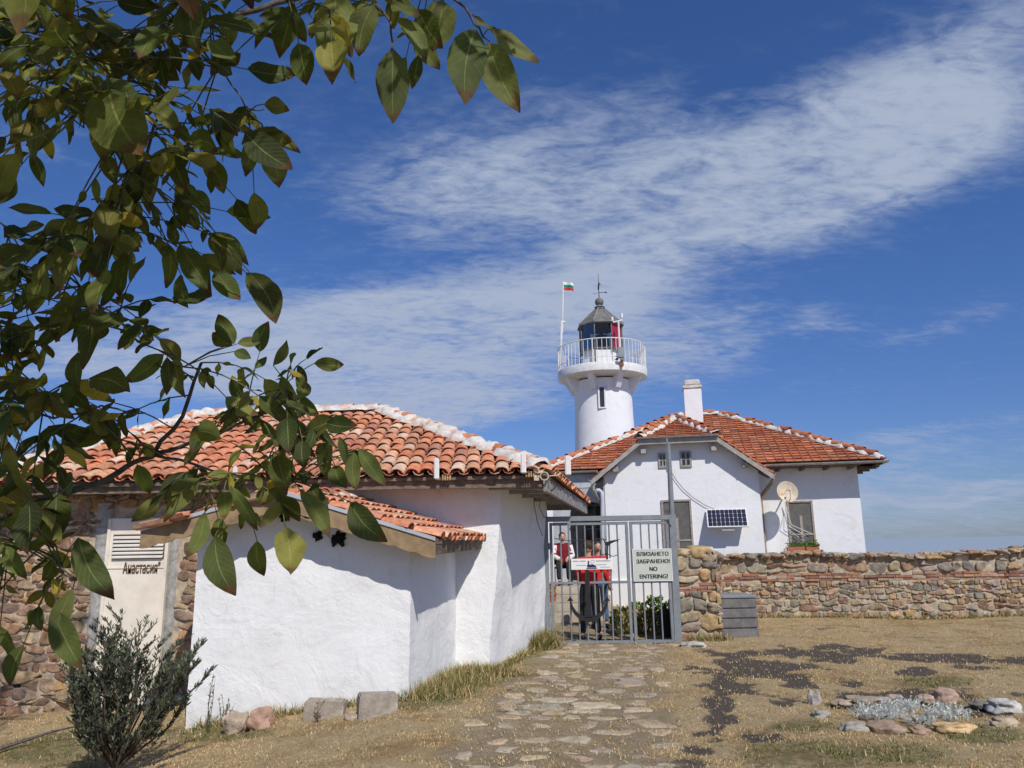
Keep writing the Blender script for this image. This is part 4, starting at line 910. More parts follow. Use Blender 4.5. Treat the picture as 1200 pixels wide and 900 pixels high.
    m = MB(); m.tube([(cx, Y, zb + .15), (cx, Y, zb + 1.25)], [.02, .008], 6); m.tube([(cx - .02, Y, zb + .55), (cx + .02, Y, zb + .85)], .035, 6); m.tube([(cx, Y, zb + .42), (cx + .26, Y, zb + .42)], .012, 5); m.tube([(cx - .0, Y, zb + .42), (cx - .24, Y, zb + .36)], .007, 5); m.tube([(cx, Y, zb + .78), (cx + .12, Y, zb + .78)], .012, 5)
    m.add([(cx + .26, Y, zb + .47), (cx + .36, Y, zb + .42), (cx + .26, Y, zb + .37)], [(0, 1, 2)]); m.build('weather_vane', M_black, dome)
    # lens
    m = MB(); m.lathe((cx, Y, zd), [(.26, -.1), (.30, .1), (.34, .3), (.34, .5), (.28, .7), (.1, .78)], 16); lens_m = mat('lens_glass', (.06, .09, .10), .15, .3, 18, spec=.8); m.build('lens', lens_m, t, smooth=40)
    # slit window
    zw0, zw1 = Z(483), Z(460.5); xw = P(705.5, 470, Y - 1.15)[0]; m = MB(); y0 = Y - 1.17
    for q in ((xw - .15, xw - .09, zw0, zw1), (xw + .09, xw + .15, zw0, zw1), (xw - .15, xw + .15, zw0 - .05, zw0), (xw - .15, xw + .15, zw1, zw1 + .06)): m.bx(q[0], q[1], y0 - .03, y0 + .1, q[2], q[3])
    wf = m.build('window', M_wpaint, tw); m = MB(); m.bx(xw - .09, xw + .09, y0, y0 + .08, zw0, zw1); m.build('pane', M_glass, wf)
    for dx in (-.28, .25): m = MB(); m.bev(xw + dx - .05, xw + dx + .06, y0 - .05, y0 + .12, zw1 - .08, zw1 + .12, .01); m.build('stone_corbel', M_white2, tw)
    # mast with sensors, grey box on the railing, rust
    m = MB(); xm = P(726, 400, Y - 1.3)[0]; ym = Y - 1.25; za, zb_ = zs, P(726, 377, ym)[2]
    m.tube([(xm, ym, za), (xm, ym, zb_)], .035, 6); m.tube([(xm - .22, ym, zb_ - .02), (xm + .16, ym, zb_ + .06)], .03, 6)
    m.tube([(xm + .14, ym, zb_ + .05), (xm + .14, ym, zb_ + .18)], .02, 6); m.tube([(xm + .14, ym, zb_ + .16), (xm + .14, ym, zb_ + .34)], .055, 8); m.tube([(xm - .24, ym, zb_ + .04), (xm - .24, ym, zb_ + .2)], .045, 8); m.build('sensor_mast', M_wplastic, t)
    m = MB(); xb = P(727, 415, Y - 1.85)[0]; m.bev(xb - .12, xb + .13, Y - 2.0, Y - 1.8, P(727, 420, Y - 1.8)[2], P(727, 408, Y - 1.8)[2], .015); gb = m.build('control_box', mat('grey_box', (.25, .28, .30), .5, .1), t)
    m = MB(); m.blob((xb + .05, Y - 1.83, zs - .10), (.07, .012, .14), .4, 3, 2); m.blob((xb - .15, Y - 1.84, zs + .06), (.06, .02, .05), .4, 4, 2); m.build('rust_stain', mat('rust', (.25, .11, .04), .9, .3), gal)
lighthouse()
def flag():
    Y = 29.9; a = P(657, 434, Y); b = P(660, 330, Y); t = thing('flagpole', 'thin flagpole with a small white, green and red flag by the lighthouse gallery', 'flagpole', a)
    m = MB(); mid = a * .45 + b * .55; m.tube([a, mid + V3(-.02, 0, 0)], .045, 6); m.tube([mid - V3(.0, 0, .5), b], .028, 6); m.tube([mid - V3(.06, 0, .05), mid + V3(.12, 0, -.05)], .04, 6); m.build('pole', M_wpaint, t)
    def band(z0, z1, mm, nm='flag_stripe'):
        m = MB(); n = 8; vs = []
        for k in range(n + 1):
            f = k / n; x = b[0] + .02 + .40 * f; y = Y + .06 * math.sin(f * 6); dz = -.10 * f * f
            vs += [(x, y, z0 + dz), (x, y, z1 + dz), (x, y + .006, z0 + dz), (x, y + .006, z1 + dz)]
        m.add(vs, [(k * 4, k * 4 + 4, k * 4 + 5, k * 4 + 1) for k in range(n)] + [(k * 4 + 2, k * 4 + 3, k * 4 + 7, k * 4 + 6) for k in range(n)]); return m.build(nm, mm, t)
    z = b[2] - .36
    band(z + .24, z + .36, mat('flag_white', (.75, .75, .75), .8)); band(z + .12, z + .24, mat('flag_green', (.02, .22, .10), .8)); band(z, z + .12, mat('flag_red', (.55, .04, .03), .8))
flag()

# ------------------------------------------------------------------ stone wall on the right with pier, and its bin
def stone_wall():
    t = thing('stone_wall', 'low rubble stone wall with a brick course and end pier beside the gate', 'wall', (6, 16.5, 0))
    A = V3(4.35, 16.5, 0); B = V3(13.6, 15.6, 0); U = nrm(B - A); L = np.linalg.norm(B - A); N = V3(U[1], -U[0], 0)
    top = lambda s: 1.27 + .05 * math.sin(s * 1.1) + .012 * s + .02 * math.sin(s * 4.1)
    core = MB(); n = 60
    vs = []
    for k in range(n + 1):
        s = L * k / n; p = A + U * s; z = top(s) - .05
        vs += [p + V3(0, 0, -.2), p + V3(0, 0, z), p - N * .45 + V3(0, 0, z + .02), p - N * .45 + V3(0, 0, -.2)]
    core.add(vs, [(k * 4, k * 4 + 4, k * 4 + 5, k * 4 + 1) for k in range(n)] + [(k * 4 + 1, k * 4 + 5, k * 4 + 6, k * 4 + 2) for k in range(n)] + [(k * 4 + 2, k * 4 + 6, k * 4 + 7, k * 4 + 3) for k in range(n)])
    st = MB()
    rubble(st, A, U, (0, 0, 1), N, L, .73, (.08, .165), (1.0, 2.3), .028, .005, 61)
    rubble(st, A + V3(0, 0, .905), U, (0, 0, 1), N, L, .45, (.13, .22), (.8, 2.0), .038, .006, 62, keep=lambda a, b: .905 + b < top(a) - .02)
    r = random.Random(9); s = 0
    while s < L:   # coping stones make the uneven top
        w = r.uniform(.14, .34); p = A + U * (s + w / 2) - N * .05; st.blob((p[0], p[1], top(s + w / 2) - .06 + r.uniform(-.02, .02)), (w * .52, .17, r.uniform(.035, .07)), .24, r.random() * 90, 3, jit(r.choice(STONES), .15), 1.6, .6, math.atan2(U[1], U[0]))
        p2 = p - N * .28; st.blob((p2[0], p2[1], top(s + w / 2) - .06), (w * .52, .17, .07), .18, r.random() * 90, 2, jit(r.choice(STONES), .15), 1.2, .75, math.atan2(U[1], U[0])); s += w
    brick = MB()
    def bricks(O, U, N, L, z0, rows=3, bh=.052, seed=1):
        r = random.Random(seed)
        for k in range(rows):
            s = -r.random() * .1
            while s < L:
                w = r.uniform(.16, .36); x0, x1 = max(0, s) + .006, min(L, s + w) - .006
                if x1 - x0 > .03 and r.random() > .05:
                    d = r.uniform(-.01, .045); z = z0 + k * (bh + .008) + r.uniform(-.004, .004); p = V3(*O)
                    q = [p + U * x0 - N * .05, p + U * x1 - N * .05, p + U * x1 + N * d, p + U * x0 + N * d]; q = [q[3], q[2], q[1], q[0]]
                    dz = r.uniform(-.006, .006)
                    brick.hexa([a + V3(0, 0, z + (dz if i in (0, 3) else 0)) for i, a in enumerate(q)] + [a + V3(0, 0, z + bh * r.uniform(.75, 1)) for a in q], jit(r.choice([(.36, .17, .10), (.31, .14, .09), (.38, .22, .14), (.26, .13, .09), (.36, .26, .18)]), .15))
                s += w
    bricks(A, U, N, L, .735, 3)
    # return wall and pier
    Q = V3(3.24, 12.5, 0); Pq = V3(2.56, 12.35, 0); U2 = nrm(A - Q); L2 = np.linalg.norm(A - Q); N2 = V3(U2[1], -U2[0], 0); N2 = N2 if N2[0] > 0 else -N2
    zt2 = 1.40
    core.hexa([Q + V3(0, 0, -.2), A + V3(0, .2, -.2), A - N2 * .42 + V3(0, .2, -.2), Q - N2 * .42 + V3(0, 0, -.2), Q + V3(0, 0, zt2 - .06), A + V3(0, .2, 1.25), A - N2 * .42 + V3(0, .2, 1.25), Q - N2 * .42 + V3(0, 0, zt2 - .06)])
    rubble(st, A, -U2, (0, 0, 1), N2, L2, .73, (.13, .2), (.8, 1.6), .04, .010, 63); rubble(st, A + V3(0, 0, .905), -U2, (0, 0, 1), N2, L2, .42, (.14, .22), (.7, 1.4), .05, .010, 64); bricks(A, -U2, N2, L2, .735, 3, seed=4)
    s = 0
    while s < L2:
        w = r.uniform(.16, .3); p = Q + U2 * (s + w / 2) - N2 * .05; z = zt2 + (1.27 - zt2) * s / L2
        for o_ in (0, .26): st.blob((p[0] - N2[0] * o_, p[1] - N2[1] * o_, z - .05), (w * .55, .16, .08), .18, r.random() * 90, 3, jit(r.choice(STONES), .15), 1.2, .75, math.atan2(U2[1], U2[0]))
        s += w
    pw = Q[0] - Pq[0]; y0 = 12.35
    core.bx(Pq[0] + .03, Q[0] - .03, y0 + .03, y0 + .6, -.2, 1.40)
    rubble(st, (Pq[0], y0 + .03, .0), (1, 0, 0), (0, 0, 1), (0, -1, 0), pw, .80, (.2, .3), (1.0, 1.7), .06, .008, 66, STONES + [(.62, .56, .48)])
    rubble(st, (Pq[0], y0 + .03, .96), (1, 0, 0), (0, 0, 1), (0, -1, 0), pw, .44, (.2, .26), (.8, 1.4), .06, .008, 67); bricks((Pq[0], y0 + .03, 0), V3(1, 0, 0), V3(0, -1, 0), pw, .80, 3, .046, seed=8)
    rubble(st, (Pq[0] + .03, y0 + .6, .0), (0, -1, 0), (0, 0, 1), (-1, 0, 0), .58, 1.40, (.15, .26), (.8, 1.6), .05, .010, 68)
    rubble(st, (Q[0] - .03, y0, .0), (0, 1, 0), (0, 0, 1), (1, 0, 0), .58, 1.40, (.15, .26), (.8, 1.6), .05, .010, 69)
    for k, (dx, w, h) in enumerate([(.14, .17, .08), (.45, .20, .12)]): st.blob((Pq[0] + dx, y0 + .2, 1.40), (w, .2, h), .2, k + 4, 3, jit(STONES[k * 3 + 2], .1), 1.2, .7)
    core.build('mortar_core', M_rmortar, t); st.build('stonework', M_stone, t, smooth=True); brick.build('brick_course', mat('old_brick', attr=True, rough=.9, var=.3, scale=14, bump=.5, bscale=40), t)
stone_wall()
def bin_():
    x0, x1 = 3.16, 3.93; y0, y1 = 12.72, 13.4; t = thing('compost_bin', 'square grey slatted bin standing at the stone pier right of the gate', 'bin', (3.5, 12.8, .07))
    z0 = .05; h = .155; m = MB(); dx = .34
    # turned slightly so its left side shows
    def box(m, a, b, z, zz, o=0):
        X0, X1, Y0, Y1 = x0 - o + .12, x1 + o, y0 - o, y1 + o
        m.hexa([(X0, Y0, z), (X1, Y0 - .0, z), (X1 - .05, Y1, z), (X0 - .20, Y1, z), (X0, Y0, zz), (X1, Y0, zz), (X1 - .05, Y1, zz), (X0 - .20, Y1, zz)])
    for k in range(4): box(m, 0, 0, z0 + k * h + .006, z0 + (k + 1) * h - .008)
    b = m.build('slat_body', M_binw, t); mod = b.modifiers.new('bevel', 'BEVEL'); mod.width = .008; mod.segments = 2
    m = MB(); box(m, 0, 0, z0 + 4 * h + .002, z0 + 4 * h + .05, .012); l = m.build('lid', mat('bin_lid', (.22, .23, .24), .6, .15, 8), t); mod = l.modifiers.new('bevel', 'BEVEL'); mod.width = .01; mod.segments = 2
    m = MB(); X0, X1, Y0, Y1 = x0 + .14, x1 - .02, y0 + .02, y1 - .02; m.hexa([(X0, Y0, z0), (X1, Y0, z0), (X1 - .05, Y1, z0), (X0 - .2, Y1, z0), (X0, Y0, z0 + 4 * h), (X1, Y0, z0 + 4 * h), (X1 - .05, Y1, z0 + 4 * h), (X0 - .2, Y1, z0 + 4 * h)]); m.build('slat_gap_shade', M_dark, t)  # near-black inner box, painting in the shade between the slats
bin_()

# ------------------------------------------------------------------ gate, signs, anchor, pole
GY = 12.0
def gx(px, py=690): return P(px, py, GY)[0]
def gz(py, px=700): return P(px, py, GY)[2]
def gate():
    t = thing('entrance_gate', 'grey metal double gate of vertical bars across the path', 'gate', (1.45, GY, .08))
    zT, zB = 2.0, .09; xL, xR = .44, 2.47
    m = MB(); m.bev(xL - .02, xL + .09, GY - .05, GY + .05, -.05, zT + .0, .008); m.build('gate_post', M_grey, t)
    m = MB(); m.bev(xL - .03, xR - .03, GY - .045, GY + .045, zT - .075, zT + .005, .008); m.build('top_beam', M_grey, t)
    def leaf(x0, x1, xs, dy=0):
        e = MB(); w = .045; y0, y1 = GY - .02 + dy, GY + .02 + dy; zt = zT - .09
        for q in ((x0, x0 + w, zB, zt), (x1 - w, x1, zB, zt), (x0 + w, x1 - w, zt - w, zt), (x0 + w, x1 - w, zB, zB + w), (x0 + w, x1 - w, gz(684), gz(684) + .035)): e.bev(q[0], q[1], y0, y1, q[2], q[3], .004)
        f = e.build('gate_leaf', M_grey, t)
        for x in xs: b = MB(); b.tube([(x, GY + dy, zB + .02), (x, GY + dy, zt - .02)], .0125, 8); b.build('bar', M_grey, f, smooth=40)
        return f
    xm = gx(740); a0, a1 = .55, xm - .012; b0, b1 = xm + .012, gx(787)
    leaf(a0, a1, [a0 + .045 + (a1 - a0 - .09) * k / 9 for k in range(1, 9)]); leaf(b0, b1, [b0 + .045 + (b1 - b0 - .09) * k / 4 for k in range(1, 4)])
    for z in (.5, 1.5): m = MB(); m.tube([(xL + .10, GY - .035, z), (xL + .10, GY - .035, z + .1)], .018, 8); m.build('hinge', M_grey, t)
gate()
def pole():
    m = MB(); a = V3(gx(795, 752), GY + .03, -.1); b = P(783, 515, GY + .03)
    d = (b - a); m.hexa([a + V3(-.055, -.04, 0), a + V3(.055, -.04, 0), a + V3(.055, .04, 0), a + V3(-.055, .04, 0), a + d * .64 + V3(-.05, -.04, 0), a + d * .64 + V3(.05, -.04, 0), a + d * .64 + V3(.05, .04, 0), a + d * .64 + V3(-.05, .04, 0)])
    t = thing('utility_pole', 'tall grey metal pole leaning slightly at the right end of the gate', 'pole', a)
    o = m.build('square_post', M_grey, t)
    m = MB(); m.tube([a + d * .6, a + d * .84, a + d * .98], [.045, .038, .03], 10); m.tube([a + d * .84 + V3(-.04, 0, 0), a + d * 1.0 + V3(-.02, 0, .02)], .018, 6); m.build('upper_pipe', M_grey, t, smooth=40)
    m = MB(); c = a + d * .60; m.tube([c + V3(-.03, -.05, -.05), c + V3(-.09, -.06, .02), c + V3(-.08, -.06, .18), c + V3(-.04, -.04, .22), c + V3(-.03, -.03, .35)], .007, 5); m.build('wire', M_cable, t)
pole()
def signs():
    # large warning board
    x0, x1 = gx(742, 660), gx(786, 660); z1, z0 = gz(644, 764), gz(680, 764); y = GY - .035
    t = thing('warning_sign', 'pale green board reading no entering on the right gate leaf', 'sign', ((x0 + x1) / 2, y, z0))
    m = MB(); m.bev(x0, x1, y - .008, y + .008, z0, z1, .004); m.build('board', M_sign, t)
    m = MB()
    for q in ((x0, x1, z1, z1 + .012), (x0, x1, z0 - .012, z0), (x0 - .012, x0, z0 - .012, z1 + .012), (x1, x1 + .012, z0 - .012, z1 + .012)): m.bx(q[0], q[1], y - .010, y + .010, q[2], q[3])
    m.build('rim', M_sign2, t)
    w = x1 - x0; xc = (x0 + x1) / 2; h = z1 - z0
    for s, zf, wf in (('ВЛИЗАНЕТО', .86, .84), ('ЗАБРАНЕНО!', .62, .88), ('NO', .37, .20), ('ENTERING!', .13, .74)):
        text('lettering', s, M_text, t, (xc + (.01 if wf < .9 else 0), y - .010, z0 + h * zf), .062, width=w * wf, heavy=.0035)
    # small white plate with a lighthouse emblem
    x0, x1 = gx(669, 660), gx(717.5, 660); z1, z0 = gz(654.5, 693), gz(667.5, 693); h = z1 - z0; w = x1 - x0
    t = thing('emblem_sign', 'narrow white plate with a dark lighthouse emblem on the left gate leaf', 'sign', ((x0 + x1) / 2, y, z0))
    m = MB(); m.bev(x0, x1, y - .006, y + .006, z0, z1, .004); m.build('plate', M_sign2, t)
    m = MB(); cx = x0 + w * .47; yy = y - .009
    m.bx(cx - .045, cx - .022, yy, yy + .002, z0 + h * .40, z0 + h * .80); m.prism([(cx - .06, yy, z0 + h * .42), (cx - .05, yy, z0 + h * .2), (cx + .09, yy, z0 + h * .2), (cx + .075, yy, z0 + h * .38), (cx + .03, yy, z0 + h * .50), (cx - .01, yy, z0 + h * .46)], (0, .002, 0))
    m.bx(cx - .065, cx + .095, yy, yy + .002, z0 + h * .08, z0 + h * .16)
    m.build('emblem', mat('emblem_navy', (.03, .025, .08), .6), t)
    m = MB(); m.tube([(cx + .03 + .035 * math.cos(a), yy, z0 + h * .74 + .022 * math.sin(a)) for a in np.linspace(0, 2 * math.pi, 13)], .003, 4); m.build('crest_ring', M_pgrey, t)
    m = MB(); r = random.Random(1)
    for (fa, fb, fz, hh) in ((.05, .18, .78, .014), (.22, .34, .78, .014), (.60, .94, .78, .014), (.12, .34, .40, .009), (.60, .86, .44, .009), (.70, .92, .22, .009)):   # print too small to read in the photo: fine grey dashes
        x = x0 + w * fa
        while x < x0 + w * fb: l = r.uniform(.006, .011); m.bx(x, x + l, yy, yy + .002, z0 + h * fz - hh / 2, z0 + h * fz + hh / 2); x += l + .004
    m.build('small_print', mat('grey_print', (.22, .22, .25), .6), t)
signs()
def anchor():
    y = GY - .06; pt = lambda px, py: P(px, py, y)
    t = thing('anchor', 'black iron anchor hung low on the left gate leaf', 'anchor', pt(690, 727))
    m = MB(); a, b = pt(688.5, 668), pt(690, 724); m.prism([a + V3(-.022, 0, 0), b + V3(-.045, 0, 0), b + V3(.045, 0, 0), a + V3(.022, 0, 0)], (0, .035, 0)); m.build('shank', M_black, t)
    pts = [pt(*q) for q in ((668.5, 704), (670, 711), (674, 718), (680, 723.5), (690, 726.5), (700, 723.5), (706, 718), (710, 711), (711.5, 704))]
    m = MB(); wd = [.02, .035, .045, .055, .06, .055, .045, .035, .02]; n = len(pts)
    up, lo = [], []
    for i, p in enumerate(pts):
        d = nrm(pts[min(i + 1, n - 1)] - pts[max(i - 1, 0)]); nn = V3(-d[2], 0, d[0]); up.append(p + nn * wd[i] * .6); lo.append(p - nn * wd[i] * .6)
    for i in range(n - 1): m.prism([up[i], up[i + 1], lo[i + 1], lo[i]], (0, .035, 0))
    m.build('arms', M_black, t)
    for q, s in ((pts[0], -1), (pts[-1], 1)):
        m = MB(); m.prism([q + V3(-.05, 0, -.005), q + V3(.05, 0, -.005), q + V3(.0, 0, .06)], (0, .035, 0)); m.build('fluke', M_black, t)
anchor()
def bird_ornament():
    y = GY - .04; q = lambda px, py: P(px, py, y); m = MB()
    m.prism([q(706, 630), q(710, 635.5), q(716, 633.5), q(728, 631.5), q(716, 637), q(712.5, 640), q(709.5, 638.5)], (0, .02, 0)); m.tube([q(711.5, 638), q(711.5, 655)], .016, 6)
    m.build('swallow_ornament', M_black, loc=tuple(q(711, 640)), label='black cut-out of a swooping bird above the narrow white plate', cat='ornament')
    m = MB(); m.tube([q(*a) + V3(0, .03, 0) for a in ((650, 631), (660, 633), (671, 634), (682, 632.5), (690, 634.5), (700, 631.5), (711, 632))], .006, 5)
    m.tube([q(*a) + V3(0, .03, 0) for a in ((703, 650), (712, 649), (718, 652), (724, 650.5))], .006, 5)
    m.build('gate_wire', M_cable, loc=tuple(q(690, 634)), label='thin wavy wires strung between the bars of the left gate leaf', cat='wire')
bird_ornament()

# ------------------------------------------------------------------ people
def skin(name, V, E, Rr, m, parent, sub=2, root=0):
    o0 = np.array(ORG[parent.name]); me = bpy.data.meshes.new(name); me.from_pydata([tuple(np.array(v) - o0) for v in V], E, [])
    ob = bpy.data.objects.new(name, me); COL.objects.link(ob); md = ob.modifiers.new('s', 'SKIN'); md.use_smooth_shade = True
    for i, sv in enumerate(me.skin_vertices[0].data):
        r = Rr[i]; sv.radius = (r, r) if not hasattr(r, '__len__') else r; sv.use_root = (i == root)
    s2 = ob.modifiers.new('u', 'SUBSURF'); s2.levels = sub; s2.render_levels = sub
    bpy.context.view_layer.update(); me2 = bpy.data.meshes.new_from_object(ob.evaluated_get(bpy.context.evaluated_depsgraph_get()))
    bpy.data.objects.remove(ob); me2.materials.clear(); me2.materials.append(m); me2.shade_smooth()
    o = bpy.data.objects.new(name, me2); COL.objects.link(o); o.parent = parent; ORG[o.name] = tuple(o0); return o
def figure(label, loc, s, face, joints, top_m, leg_m, top_r=1.0, group=None, hood=None, stripes=None):
    """face = +1 looks away from the camera, -1 towards it; joints in metres for a 1.75 m person"""
    loc = V3(*loc); t = thing('person', label, 'person', loc, group); J = {k: loc + V3(*v) * s for k, v in joints.items()}; R = lambda r: r * s
    names = ['pelvis', 'spine', 'chest', 'neck', 'chin', 'crown', 'shL', 'elL', 'wrL', 'shR', 'elR', 'wrR', 'hipL', 'knL', 'anL', 'toL', 'hipR', 'knR', 'anR', 'toR']
    idx = {n: i for i, n in enumerate(names)}; rr = dict(pelvis=(.12, .10), spine=.085, chest=(.11, .08), neck=.05, chin=.062, crown=.075, shL=.055, elL=.042, wrL=.028, shR=.055, elR=.042, wrR=.028, hipL=.08, knL=.055, anL=.036, toL=.032, hipR=.08, knR=.055, anR=.036, toR=.032)
    E = [('pelvis', 'spine'), ('spine', 'chest'), ('chest', 'neck'), ('neck', 'chin'), ('chin', 'crown'), ('chest', 'shL'), ('shL', 'elL'), ('elL', 'wrL'), ('chest', 'shR'), ('shR', 'elR'), ('elR', 'wrR'), ('pelvis', 'hipL'), ('hipL', 'knL'), ('knL', 'anL'), ('anL', 'toL'), ('pelvis', 'hipR'), ('hipR', 'knR'), ('knR', 'anR'), ('anR', 'toR')]
    V = [J[n] for n in names]; EE = [(idx[a], idx[b]) for a, b in E]; rads = [tuple(R(q) for q in rr[n]) if hasattr(rr[n], '__len__') else R(rr[n]) for n in names]
    for sd in ('L', 'R'):   # hands: palm, four fingers and a thumb
        w = J['wr' + sd]; d = nrm(J['wr' + sd] - J['el' + sd]); side = nrm(np.cross(d, V3(0, 1, .2))); pi = len(V); V.append(w + d * R(.05)); rads.append(R(.028)); EE.append((idx['wr' + sd], pi))
        pm = pi
        for f in range(4):
            b = len(V); V.append(V[pm] + d * R(.035) + side * R(-.03 + .02 * f)); V.append(V[pm] + d * R(.07 + .008 * (f in (1, 2))) + side * R(-.034 + .022 * f) + V3(0, .012 * face, 0)); rads += [R(.010), R(.008)]; EE += [(pm, b), (b, b + 1)]
        b = len(V); V.append(V[pm] + d * R(.01) - side * R(.045)); V.append(V[pm] + d * R(.035) - side * R(.06)); rads += [R(.011), R(.009)]; EE += [(pm, b), (b, b + 1)]
    body = skin('body', V, EE, rads, M_skin, t)
    # face details joined as one head mesh
    hc = (J['chin'] * .45 + J['crown'] * .55); fy = face
    m = MB(); m.blob(hc, (R(.080), R(.098), R(.112)), .02, 1, 3); m.blob(hc + V3(0, fy * R(.098), -R(.01)), (R(.013), R(.02), R(.024)), .02, 2, 2)
    for e in (-1, 1): m.blob(hc + V3(e * R(.082), 0, -R(.005)), (R(.012), R(.022), R(.032)), .05, 3, 2)
    m.build('head', M_skin, t, smooth=True)
    m = MB()
    for e in (-1, 1): m.blob(hc + V3(e * R(.03), fy * R(.09), R(.018)), (R(.012), R(.008), R(.007)), 0, 1, 2)
    m.blob(hc + V3(0, fy * R(.092), -R(.048)), (R(.024), R(.007), R(.005)), 0, 1, 2); m.build('facial_feature', mat('feature_dark', (.10, .04, .03), .6), t, smooth=True)
    m = MB(); m.blob(hc + V3(0, -fy * R(.018), R(.03)), (R(.088), R(.096), R(.100)), .10, 5, 3, freq=4); 
    m.build('hair' if hood is None else 'hood', M_hair if hood is None else hood, t, smooth=True)
    k = 1.0 * top_r
    jn = ['spine', 'hem', 'chest', 'nk', 'shL', 'elL', 'cuL', 'shR', 'elR', 'cuR']; JJ = dict(J); JJ['hem'] = J['pelvis'] + V3(0, 0, -.02) * s; JJ['nk'] = J['neck'] * .75 + J['chest'] * .25 + V3(0, 0, .02) * s
    JJ['cuL'] = J['elL'] * .08 + J['wrL'] * .92; JJ['cuR'] = J['elR'] * .08 + J['wrR'] * .92
    ii = {n: i for i, n in enumerate(jn)}; jr = dict(spine=(.165, .125), hem=(.17, .13), chest=(.165, .125), nk=.07, shL=.082, elL=.062, cuL=.048, shR=.082, elR=.062, cuR=.048)
    skin('jacket', [JJ[n] for n in jn], [(ii[a], ii[b]) for a, b in (('spine', 'hem'), ('spine', 'chest'), ('chest', 'nk'), ('chest', 'shL'), ('shL', 'elL'), ('elL', 'cuL'), ('chest', 'shR'), ('shR', 'elR'), ('elR', 'cuR'))], [tuple(R(q) * k for q in jr[n]) if hasattr(jr[n], '__len__') else R(jr[n]) * k for n in jn], top_m, t)
    tn = ['pelvis', 'wa', 'hipL', 'knL', 'cfL', 'hipR', 'knR', 'cfR']; JJ['wa'] = J['pelvis'] * .5 + J['spine'] * .5; JJ['cfL'] = J['anL'] + V3(0, 0, .02); JJ['cfR'] = J['anR'] + V3(0, 0, .02)
    ii = {n: i for i, n in enumerate(tn)}; jr = dict(pelvis=(.145, .115), wa=(.14, .11), hipL=.10, knL=.078, cfL=.066, hipR=.10, knR=.078, cfR=.066)
    skin('trousers', [JJ[n] for n in tn], [(ii[a], ii[b]) for a, b in (('pelvis', 'wa'), ('pelvis', 'hipL'), ('hipL', 'knL'), ('knL', 'cfL'), ('pelvis', 'hipR'), ('hipR', 'knR'), ('knR', 'cfR'))], [tuple(R(q) for q in jr[n]) if hasattr(jr[n], '__len__') else R(jr[n]) for n in tn], leg_m, t)
    for sd in ('L', 'R'):
        a, b = J['an' + sd], J['to' + sd]; c = (a + b) / 2; m = MB(); an = math.atan2(b[1] - a[1], b[0] - a[0]); m.blob((c[0], c[1], min(a[2], b[2]) + R(.0)), (R(.135), R(.05), R(.055)), .05, 1, 3, freq=1, flat=.85, rotz=an); m.build('shoe', M_text, t, smooth=True)
    return t, J
gA = P(693, 752, 12.9); zA = float(hgt(gA[0], 12.9))
stand = dict(pelvis=(0, 0, .95), spine=(0, 0, 1.12), chest=(0, -.01, 1.32), neck=(0, 0, 1.48), chin=(0, .01, 1.57), crown=(0, .01, 1.68), shL=(-.16, 0, 1.40), elL=(-.21, .08, 1.12), wrL=(-.12, .28, 1.02), shR=(.17, 0, 1.40), elR=(.30, .05, 1.17), wrR=(.38, .16, .95),
             hipL=(-.10, 0, .88), knL=(-.12, .02, .50), anL=(-.15, -.02, .09), toL=(-.19, .12, .045), hipR=(.10, 0, .88), knR=(.11, .03, .50), anR=(.13, 0, .09), toR=(.17, .14, .045))
figure('person in a red jacket and black trousers standing just behind the gate, back turned', (gA[0], 12.9, zA), .91, 1, stand, M_red, M_trouser, .93)
gB = P(711, 730, 14.6)
sb = dict(stand); sb.update(elL=(-.24, -.04, 1.12), wrL=(-.2, -.2, 1.0), elR=(.24, -.04, 1.12), wrR=(.2, -.2, 1.0), toL=(-.14, -.14, .045), toR=(.15, -.14, .045), chin=(0, -.01, 1.57), crown=(0, -.01, 1.68))
figure('person in blue jeans facing the gate, mostly hidden behind the other person in red', (gB[0] - .12, 14.6, float(hgt(gB[0], 14.6))), .90, -1, sb, M_red, M_jeans, .88)
sit = dict(pelvis=(0, 0, .50), spine=(0, -.03, .66), chest=(0, -.05, .86), neck=(0, -.06, 1.02), chin=(0, -.08, 1.10), crown=(0, -.08, 1.21), shL=(-.18, -.04, .94), elL=(-.23, -.12, .70), wrL=(-.1, -.30, .62), shR=(.18, -.04, .94), elR=(.24, -.12, .70), wrR=(.12, -.3, .62),
           hipL=(-.1, -.04, .50), knL=(-.12, -.42, .50), anL=(-.12, -.44, .10), toL=(-.13, -.57, .05), hipR=(.1, -.04, .50), knR=(.12, -.42, .50), anR=(.12, -.44, .10), toR=(.13, -.57, .05))
xs_ = P(660, 680, 18.0)[0]
ts, Js = figure('seated person in a dark red hooded jacket with white sleeves on the shaded porch', (xs_, 18.0, .66), .92, -1, sit, M_dred, M_trouser, 1.12, hood=M_dred)
for sd in ('L', 'R'):
    m = MB(); m.tube([Js['sh' + sd], Js['el' + sd], Js['wr' + sd]], [.078, .066, .052], 12); m.build('white_sleeve', M_wcloth, ts, smooth=True)
def chair():
    t = thing('porch_chair', 'dark chair under the seated person on the porch', 'chair', (xs_, 18.0, .66)); m = MB(); m.bx(xs_ - .22, xs_ + .22, 17.8, 18.2, 1.02, 1.05); m.build('seat', M_black, t)
    m = MB(); m.bx(xs_ - .22, xs_ + .22, 18.18, 18.21, 1.10, 1.5); m.build('backrest', M_black, t)
    for a, b in ((-.2, 17.82), (.2, 17.82), (-.2, 18.18), (.2, 18.18)): m = MB(); m.tube([(xs_ + a, b, .655), (xs_ + a, b, 1.02)], .015, 6); m.build('leg', M_black, t)
chair()

